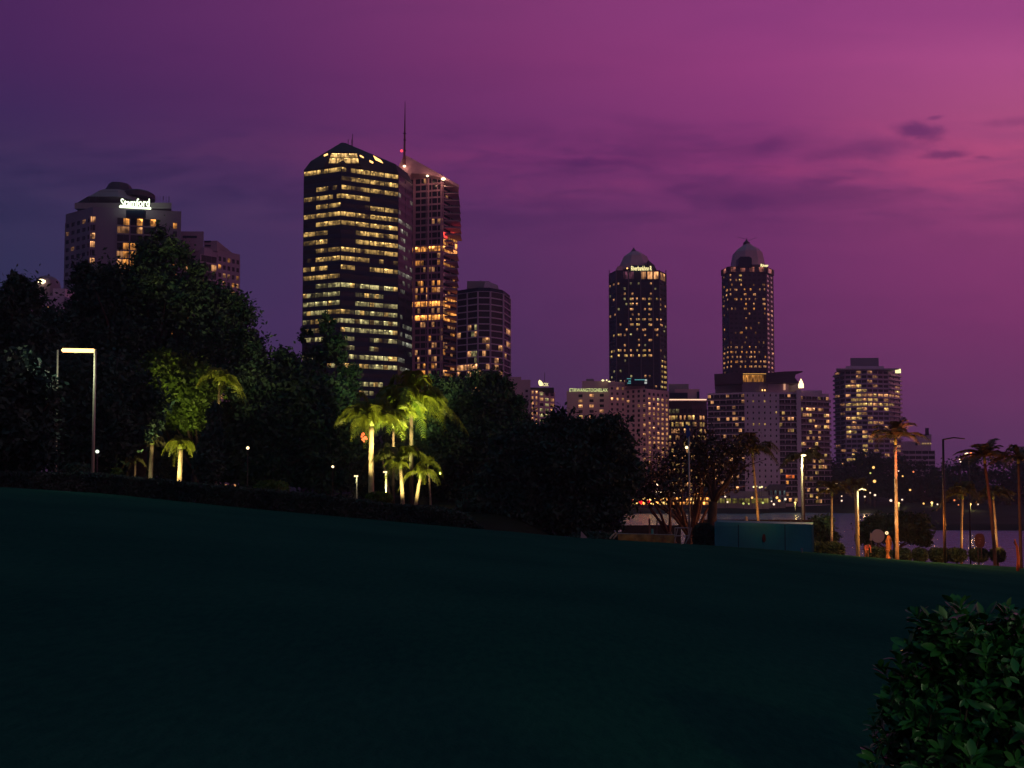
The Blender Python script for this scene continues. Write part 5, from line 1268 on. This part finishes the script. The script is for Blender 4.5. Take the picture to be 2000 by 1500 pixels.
# -- container, rail, site things -------------------------------------------------------
TEAL = mat('teal_painted_panel', (0.002, 0.20, 0.26), 0.55, noise=0.8, vary=0.15)
Y = 54.5; a = P(1396, 1084, Y); b = P(1588, 1024, Y); o = thing('shipping_container', 'long teal container with a dark round mark on its side at the crest', 'container', ((a.x + b.x) / 2, Y, a.z))
zt0, zt1 = P(1400, 1019.5, Y).z, P(1588, 1024.5, Y).z
m_ = MB(); m_.yprism([(a.x, a.z - .1), (b.x, a.z - .1), (b.x, zt1), (a.x + .18, zt0), (a.x, zt0 - .14)], Y, Y + 2.4, TEAL, (Y + 2.4) / Y)
m_.build('body', o)
m_ = MB()
for f in np.linspace(0, 1, 60): x_ = a.x + .05 + (b.x - a.x - .16) * f; m_.box(x_, x_ + .05, Y - .02, Y, a.z + .1, min(zt0, zt1) - .08, TEAL)
m_.build('panel', o)
m_ = MB()
for px in (1442, 1533): x_ = P(px, 1050, Y).x; m_.box(x_ - .02, x_ + .02, Y - .035, Y - .021, a.z, zt1, DARK)
m_.box(b.x - .1, b.x + .01, Y - .05, Y + .1, a.z, zt1 + .01, mat('teal_edge', (.03, .16, .19), .5)); m_.build('frame', o)
m_ = MB(); c = P(1491.5, 1051, Y); m_.yprism([(c.x + .10 * math.cos(t), c.z + .26 * math.sin(t)) for t in np.linspace(0, 6.28, 17)[:-1]], Y - .09, Y - .03, mat('dark_red_mark', (.03, .012, .016), .6)); m_.build('round_mark', o)
Y = 68; o = thing('railing', 'dark railing with upright posts above the teal container', 'railing', (P(1490, 1015, Y).x, Y, P(1490, 1040, Y).z))
m_ = MB(); A, Bq = P(1372, 1014, Y), P(1588, 1017, Y); dk = mat('dark_timber', (.02, .018, .025), .7)
m_.box(A.x, Bq.x, Y, Y + .08, A.z - .35, A.z - .04, dk); m_.build('rail', o)
for px in range(1376, 1590, 21):
    m_ = MB(); x_ = P(px, 1015, Y).x; m_.box(x_ - .04, x_ + .04, Y - .05, Y - .005, gz(x_, Y) - .1, A.z, mat('rail_post', (.06, .055, .07), .6)); m_.build('post', o)
Y = 66; q = P(1457.5, 1014, Y); o = thing('covered_figure', 'small pale wrapped post above the container left of the amber palm', 'post', (q.x, Y, P(1457, 1030, Y).z))
m_ = MB(); m_.lathe((q.x, Y), [(.10, P(1457, 1030, Y).z), (.12, P(1457, 1018, Y).z), (.10, P(1457, 1010, Y).z), (.05, P(1457, 1007.5, Y).z)], mat('pale_cloth', (.3, .27, .28), .8), 10); m_.build('wrap', o)
Y = 75; A, Bq = P(1215, 1026, Y), P(1330, 1023, Y); o = thing('water_shelter', 'dark low shelter wall on two posts near the water behind the yellow tarpaulin', 'shelter', ((A.x + Bq.x) / 2, Y, gz(A.x, Y)))
m_ = MB(); m_.box(A.x, Bq.x, Y, Y + .3, gz(A.x, Y) - 1, A.z, dk); m_.build('wall', o)
for px, w, mt, rb, rt in ((1268.5, 3.2, mat('brown_post', (.20, .13, .11), .7), 1050, 1013), (1283, 2.4, mat('grey_post', (.10, .08, .10), .7), 1052, 1015)):
    Y = 62; q = P(px, rt, Y); m_ = MB(); r = w * Y / F / 2; zb = P(px, rb, Y).z; m_.box(q.x - r, q.x + r, Y - r, Y + r, zb - .6, q.z, mt)
    o = m_.build('timber_post', None, loc=(q.x, Y, zb)); tag(o, 'brown upright post behind the yellow tarpaulin' if px < 1270 else 'thin grey post right of the brown upright post', 'post')
# yellow tarpaulin barrier
Y = 47; o = thing('tarpaulin_barrier', 'low barrier draped with a dull yellow tarpaulin on the crest', 'barrier', (P(1250, 1060, Y).x, Y, P(1250, 1070, Y).z))
m_ = MB(); nx = 30; vs, fs = [], []
rs_ = random.Random(3)
for i in range(nx + 1):
    f = i / nx; px = 1207 + f * 110; top = 1042.5 + f * 2.5 + math.sin(f * 9) * .6
    for j, (r, dy) in enumerate(((top, .0), (top + 7, -.07 + .05 * math.sin(f * 23)), (top + 14, -.04 + .06 * math.sin(f * 31 + 1)), (1076, -.1 + .05 * math.sin(f * 17)))):
        q = P(px, r, Y); vs.append((q.x, Y + dy, q.z))
for i in range(nx):
    for j in range(3): fs.append((i * 4 + j, i * 4 + 4 + j, i * 4 + 5 + j, i * 4 + 1 + j))
tm_ = mat('yellow_tarpaulin', (.22, .15, .035), .6, noise=2.2, vary=.6); m_.faces(vs, fs, tm_)
m_.build('tarpaulin', o, smooth=True)
m_ = MB(); m_.tube([P(1205, 1042, Y + .05), P(1318, 1044.5, Y + .05)], .02, STEEL, 6); m_.build('top_rail', o)
m_ = MB(); m_.tube([P(1191, 1052, Y), P(1196, 1046, Y), P(1203, 1040, Y), P(1204.5, 1044, Y), P(1198, 1052, Y)], [.05, .05, .05, .05, .04], mat('pale_strap', (.35, .33, .24), .6), 6); m_.build('strap', o)
Y = 44; m_ = MB(); m_.yprism([(p.x, p.z) for p in (P(1134, 1054, Y), P(1151, 1054, Y), P(1145, 1048, Y), P(1135, 1037.5, Y))], Y, Y + .05, mat('white_board', (.36, .34, .32), .6)); tag(m_.build('sign_board', None, loc=(P(1140, 1050, Y).x, Y, P(1140, 1054, Y).z)), 'small pale triangular board on the crest under the middle tree', 'board')
Y = 50; m_ = MB(); q = P(1274, 1037, Y); m_.tube([(q.x, Y, P(1274, 1044, Y).z), (q.x, Y, P(1274, 1033, Y).z)], [.07, .06], mat('mint_plastic', (.06, .40, .30), .5), 10); tag(m_.build('litter_tube', None, loc=(q.x, Y, q.z)), 'small mint green canister on top of the tarpaulin barrier', 'canister')
# steel frame
Y = 50; o = thing('steel_frame', 'open steel frame of tubes like a low stand, beside the banner pole', 'frame', (P(1330, 1060, Y).x, Y, P(1330, 1062, Y).z)); m_ = MB()
for pts in (([(1318, 1031), (1318, 1046), (1309, 1064)]), ([(1345, 1030), (1345, 1049), (1338, 1063)]), ([(1324, 1031), (1316, 1064)]), ([(1351, 1030), (1345, 1052)])):
    m_.tube([P(x_, y_, Y) for x_, y_ in pts], .028, STEEL, 7)
m_.build('leg', o)
for r in (1031, 1046.5, 1063.5):
    m_ = MB(); m_.tube([P(1318 if r < 1060 else 1310, r, Y - .03), P(1345 if r < 1060 else 1339, r, Y - .03)], .028, STEEL, 7); m_.build('rail', o)
Y = 52; m_ = MB(); q = P(1565.5, 1078, Y); m_.tube([(q.x, Y, P(1565, 1088, Y).z), (q.x, Y, P(1565, 1071, Y).z)], .05, mat('blue_post', (.03, .16, .26), .5), 8); tag(m_.build('marker_post', None, loc=(q.x, Y, q.z)), 'short blue marker post in front of the teal container', 'post')
# pale disc, golden figure, lantern
Y = 82; c = P(1715, 1047, Y); o = thing('disc_sculpture', 'large pale blue disc standing upright by the dome-shaped tree', 'sculpture', (c.x, Y, gz(c.x, Y)))
m_ = MB(); m_.yprism([(c.x + .60 * math.cos(t), c.z + .62 * math.sin(t)) for t in np.linspace(0, 2 * math.pi, 33)[:-1]], Y, Y + .12, mat('pale_blue_disc', (.30, .31, .42), .6)); m_.build('disc', o, False)
m_ = MB(); m_.tube([(c.x, Y + .06, gz(c.x, Y) - .2), (c.x, Y + .06, c.z - .6)], .09, POLED, 8); m_.build('stand', o)
Y = 80; c = P(1701, 1055, Y); m_ = MB(); m_.lathe((c.x, Y), [(.13, P(1701, 1055.5, Y).z), (.10, P(1701, 1050, Y).z), (.09, P(1701, 1044, Y).z), (.02, P(1701, 1040, Y).z)], mat('pale_stone', (.34, .32, .34), .7), 8); m_.tube([(c.x, Y, gz(c.x, Y)), (c.x, Y, P(1701, 1055, Y).z)], .04, POLED, 6)
tag(m_.build('stone_marker', None, loc=(c.x, Y, gz(c.x, Y))), 'small pale stone lantern left of the pale blue disc', 'lantern')
Y = 62.5; GOLD = mat('golden_bronze', (.42, .20, .07), .4, metal=.3); q = P(1734, 1090, Y)
o = thing('golden_statue', 'golden draped statue with a bright round head between the pale disc and pale palm', 'statue', (q.x, Y, q.z))
m_ = MB(); zf = lambda r: P(1734, r, Y).z; X_ = q.x
m_.lathe((X_, Y), [(.20, zf(1091)), (.17, zf(1089)), (.09, zf(1084)), (.10, zf(1078)), (.16, zf(1075)), (.15, zf(1073.5))], GOLD, 12)
n0 = 14; prof_ = [(1073, .19), (1068, .175), (1062, .15), (1056, .125), (1050, .14), (1047, .10), (1045, .045)]
vs_ = []
for r_, w_ in prof_:
    for k_ in range(n0 * 2):
        q_ = math.pi * k_ / n0; f_ = 1 + (.16 if k_ % 2 else -.08) * (1 if r_ > 1055 else .2); vs_.append((X_ + .04 + (1073 - r_) * .0016 + math.cos(q_) * w_ * f_, Y + math.sin(q_) * w_ * f_ * .7, zf(r_)))
nn_ = n0 * 2; m_.faces(vs_, [(i_ * nn_ + k_, i_ * nn_ + (k_ + 1) % nn_, (i_ + 1) * nn_ + (k_ + 1) % nn_, (i_ + 1) * nn_ + k_) for i_ in range(len(prof_) - 1) for k_ in range(nn_)], GOLD)
m_.tube([(X_ - .04, Y - .08, zf(1051)), (X_ - .17, Y - .12, zf(1058)), (X_ - .12, Y - .16, zf(1066))], [.045, .035, .025], GOLD, 8)
m_.tube([(X_ + .15, Y - .05, zf(1050)), (X_ + .24, Y - .05, zf(1057)), (X_ + .23, Y - .05, zf(1066))], [.045, .035, .025], GOLD, 8); m_.build('drapery', o, smooth=True)
m_ = MB(); hc = P(1732, 1041, Y); n_ = 16
for i in range(n_):
    t0, t1 = 2 * math.pi * i / n_, 2 * math.pi * (i + 1) / n_; m_.tube([(hc.x + .085 * math.cos(t0), Y, hc.z + .085 * math.sin(t0)), (hc.x + .085 * math.cos(t1), Y, hc.z + .085 * math.sin(t1))], .035, glow('ring_light', (1, .72, .38), 1.6), 6)
m_.build('ring_head', o)
m_ = MB(); ball(m_, P(1735, 1082, Y), .06, glow('ring_light', (1, .72, .38), 1.6)); m_.build('foot_light', o)
# oval sign
Y = 66; c = P(1914, 1056, Y); o = thing('oval_sign', 'dark oval sign board on short legs above the clipped shrubs', 'sign', (c.x, Y, P(1914, 1090, Y).z)); m_ = MB()
DKP = mat('dark_plum_board', (.035, .016, .028), .5); sup = lambda t, a_, p: math.copysign(abs(t) ** p, t) * a_
m_.yprism([(c.x + sup(math.cos(t), .36, .7), c.z + sup(math.sin(t), .53, .8)) for t in np.linspace(0, 2 * math.pi, 33)[:-1]], Y, Y + .1, DKP); m_.build('board', o)
m_ = MB()
for dx, dz, w, h in ((0, .16, .2, .05), (.02, -.05, .10, .09), (-.05, -.2, .16, .04)): m_.box(c.x + dx - w / 2, c.x + dx + w / 2, Y - .012, Y - .003, c.z + dz, c.z + dz + h, mat('faded_mark', (.10, .06, .09), .6))
m_.build('faded_marks', o)
for dx in (-.14, .12):
    m_ = MB(); m_.tube([(c.x + dx, Y + .05, P(1914, 1092, Y).z), (c.x + dx, Y + .05, c.z - .45)], .03, POLED, 6); m_.build('leg', o)
# curved post
Y = 58; o = thing('curved_post', 'curved orange-lit metal post at the right edge of the photo', 'post', P(1988, 1112, Y))
m_ = MB(); m_.tube([P(1988, 1116, Y), P(1989, 1090, Y), P(1986.5, 1068, Y), P(1983, 1060, Y), P(1982, 1053, Y)], [.10, .09, .08, .06, .04], mat('orange_lit_metal', (.35, .09, .03), .5), 10); m_.build('shaft', o, smooth=True)  # orange glow on the post is put into the metal's base colour
m_ = MB(); m_.tube([P(1982, 1056, Y), P(1980.5, 1060, Y), P(1983, 1065, Y)], [.03, .03, .02], POLED, 6); m_.build('hook', o)

# -- bending person ------------------------------------------------------------------
def skin(name, verts, edges, radii, m, parent, sub=2):
    me = bpy.data.meshes.new(name); o_ = ORG[parent.name]
    me.from_pydata([(v[0] - o_[0], v[1] - o_[1], v[2] - o_[2]) for v in verts], edges, []); ob = bpy.data.objects.new(name, me); COL.objects.link(ob)
    md = ob.modifiers.new('skin', 'SKIN'); ob.modifiers.new('sub', 'SUBSURF').levels = sub
    for i, r in enumerate(radii): me.skin_vertices[0].data[i].radius = (r, r)
    me.skin_vertices[0].data[0].use_root = True
    bpy.context.view_layer.update()
    nm = bpy.data.meshes.new_from_object(ob.evaluated_get(bpy.context.evaluated_depsgraph_get())); bpy.data.objects.remove(ob)
    nm.name = name; nm.materials.clear(); nm.materials.append(m); nm.shade_smooth(); return link(nm, name, parent)
def person():
    Y = 61.5; q = P(1693, 1094, Y); zg_ = gz(q.x, Y); zg_ = min(zg_, q.z); S = (P(1693, 1062, Y).z - zg_) / 1.50
    o = thing('person', 'person in a pink-red shirt and brown trousers bending forward behind the crest', 'person', (q.x, Y, zg_))
    T_ = lambda x, y, z: (q.x + x * S, Y + y * S, zg_ + z * S)
    SK = mat('skin_tone', (.35, .20, .14), .6); SH = mat('pink_red_shirt', (.55, .16, .15), .8); TR = mat('brown_trousers', (.13, .075, .06), .8); HR = mat('dark_hair', (.02, .014, .012), .6)
    V = [T_(0, .1, .92), T_(0, .02, 1.12), T_(.02, -.16, 1.34), T_(.02, -.28, 1.42), T_(.03, -.40, 1.44), T_(.03, -.47, 1.36),
         T_(-.19, -.16, 1.33), T_(-.25, -.22, 1.08), T_(-.20, -.34, .88), T_(.22, -.16, 1.33), T_(.28, -.22, 1.08), T_(.24, -.36, .86),
         T_(-.10, .1, .88), T_(-.13, -.02, .48), T_(-.13, .10, .07), T_(-.13, -.08, .03), T_(.10, .1, .88), T_(.14, .06, .48), T_(.14, .18, .07), T_(.15, 0, .03)]
    E = [(0, 1), (1, 2), (2, 3), (3, 4), (4, 5), (2, 6), (6, 7), (7, 8), (2, 9), (9, 10), (10, 11), (0, 12), (12, 13), (13, 14), (14, 15), (0, 16), (16, 17), (17, 18), (18, 19)]
    r = [.13, .12, .12, .055, .095, .08, .06, .042, .03, .06, .042, .03, .085, .058, .042, .035, .085, .058, .042, .035]
    for s_, h_ in ((-1, 8), (1, 11)):   # hands: palm with short finger chains
        bx = V[h_]; i0 = len(V); V.append((bx[0], bx[1] - .05 * S, bx[2] - .08 * S)); E.append((h_, i0)); r.append(.034)
        for f in range(5):
            dx = (-.03 + .015 * f) * S; L = (.05, .07, .075, .07, .055)[f] * S; V.append((V[i0][0] + dx * (1.8 if f == 0 else 1), V[i0][1] - .03 * S, V[i0][2] - L)); E.append((i0, len(V) - 1)); r.append(.009)
    skin('body', V, E, [x * S for x in r], SK, o)
    skin('shirt', [V[i] for i in (1, 2, 6, 7, 9, 10)] + [T_(0, .08, .98)], [(0, 1), (1, 2), (2, 3), (1, 4), (4, 5), (0, 6)], [x * S for x in (.155, .155, .085, .065, .085, .065, .16)], SH, o)
    skin('trousers', [V[i] for i in (0, 12, 13, 14, 16, 17, 18)], [(0, 1), (1, 2), (2, 3), (0, 4), (4, 5), (5, 6)], [x * S for x in (.15, .11, .085, .065, .11, .085, .065)], TR, o)
    skin('hair', [T_(.03, -.36, 1.50), T_(.03, -.42, 1.50)], [(0, 1)], [.10 * S, .085 * S], HR, o)
person()

# ------------------------------------------------------------------ added lights, mostly from unseen lamps
YG, YW = (1.0, .80, .30), (1.0, .72, .34)
def up(px, Y, rowt, e, col, dx=0.5, dy=-4.0, angle=50, row0=None):
    x = P(px, 930, Y).x; z = gz(x + dx, Y + dy) + .25 + (row0 or 0)
    light('SPOT', (x + dx, Y + dy, z), e, col, .12, (x, Y, P(px, rowt, Y).z), angle, .7)
up(725, 62, 845, 5200, YG, -.6)
up(725, 62, 800, 7600, YG, 2.0, -3, 48, 1.0)
up(775, 68, 840, 5600, (.85, .95, .3), .5, -4, 60, 1.5)
up(803, 66, 790, 12500, YG, -.5, -5, 48, 1.5)
up(803, 66, 790, 4600, (.85, .9, .3), 2.5, -3, 54, 2.0)
up(787, 58, 915, 2000, YG, -.9, -3, 60)
up(812, 58, 925, 1700, YG, .8, -3, 60)
up(350, 60, 890, 2600, YG, .2, -3, 45)
up(421, 58, 752, 3400, YG, 1.2, -3, 46, 3.2)
up(365, 62, 790, 3600, YG, -1.5, -4, 60)
up(262, 60, 920, 160, YW, .3, -2.5, 45)
up(293, 62, 920, 160, (.8, .9, .5), .3, -2.5, 45)
up(540, 56, 940, 160, (.5, 1, .5), 0, -4, 80)
up(1749, 62, 930, 1500, (1, .62, .28), -.9, -3.0, 60)
up(1749, 62, 862, 4200, (1, .20, .08), 1.2, -3.0, 44, 3)
up(1482, 66, 940, 800, (1, .45, .10), -.9, -2.0, 50)
up(1622, 70, 990, 650, (1, .58, .18), 1.2, -3, 60)
up(1874, 72, 1000, 600, (1, .66, .24), 1.6, -1.5, 60)
up(1945, 74, 1000, 500, (1, .66, .30), -1.6, -1.5, 60)
up(1940, 68, 900, 700, (1, .12, .06), -1.2, -3, 40)
up(1986, 58, 1080, 70, (1, .35, .10), .8, -1.5, 60)
up(1734, 62.5, 1060, 14, (1, .6, .25), -.5, -1.5, 60)
# path lamps behind the crest light the grass rim
for px, e, dy in ((1500, 30, 1.5), (1610, 260, 1.5), (1716, 420, 1.4), (1808, 420, 1.4), (1890, 260, .6), (1965, 460, 1.2), (2060, 900, 1.4)):
    u_ = (px - 1000) / F; Y = float(edge_Y(u_)) + dy; x = u_ * Y; light('POINT', (x, Y, float(lawn_z(x, Y)) + 2.2), e, (1, .30, .04), .3)
light('POINT', (P(1691, 957, 61).x, 60.4, P(1691, 960, 61).z), 220, (1, .66, .38), .2)
light('POINT', (P(1230, 930, 45).x, 45, P(1230, 1020, 45).z), 5, (1, .6, .25), .3)

# unseen warm lights added in front of the riverfront facades to lift them
for px, Y, z_, e in ((1140, 372, 34, 1500), (1285, 372, 30, 2200), (1540, 340, 16, 900), (1045, 312, 30, 700)):
    light('POINT', (P(px, 930, Y).x, Y, z_), e, (1, .42, .26), 2.0)
light('SPOT', (4.2, -2.5, EYE + 2.0), 230, (.75, 1.0, .55), .12, (P(1880, 1330, 4.7).x, 4.7, P(1880, 1330, 4.7).z), 26, .8)  # unseen spot added behind the camera for the near bush's green highlights
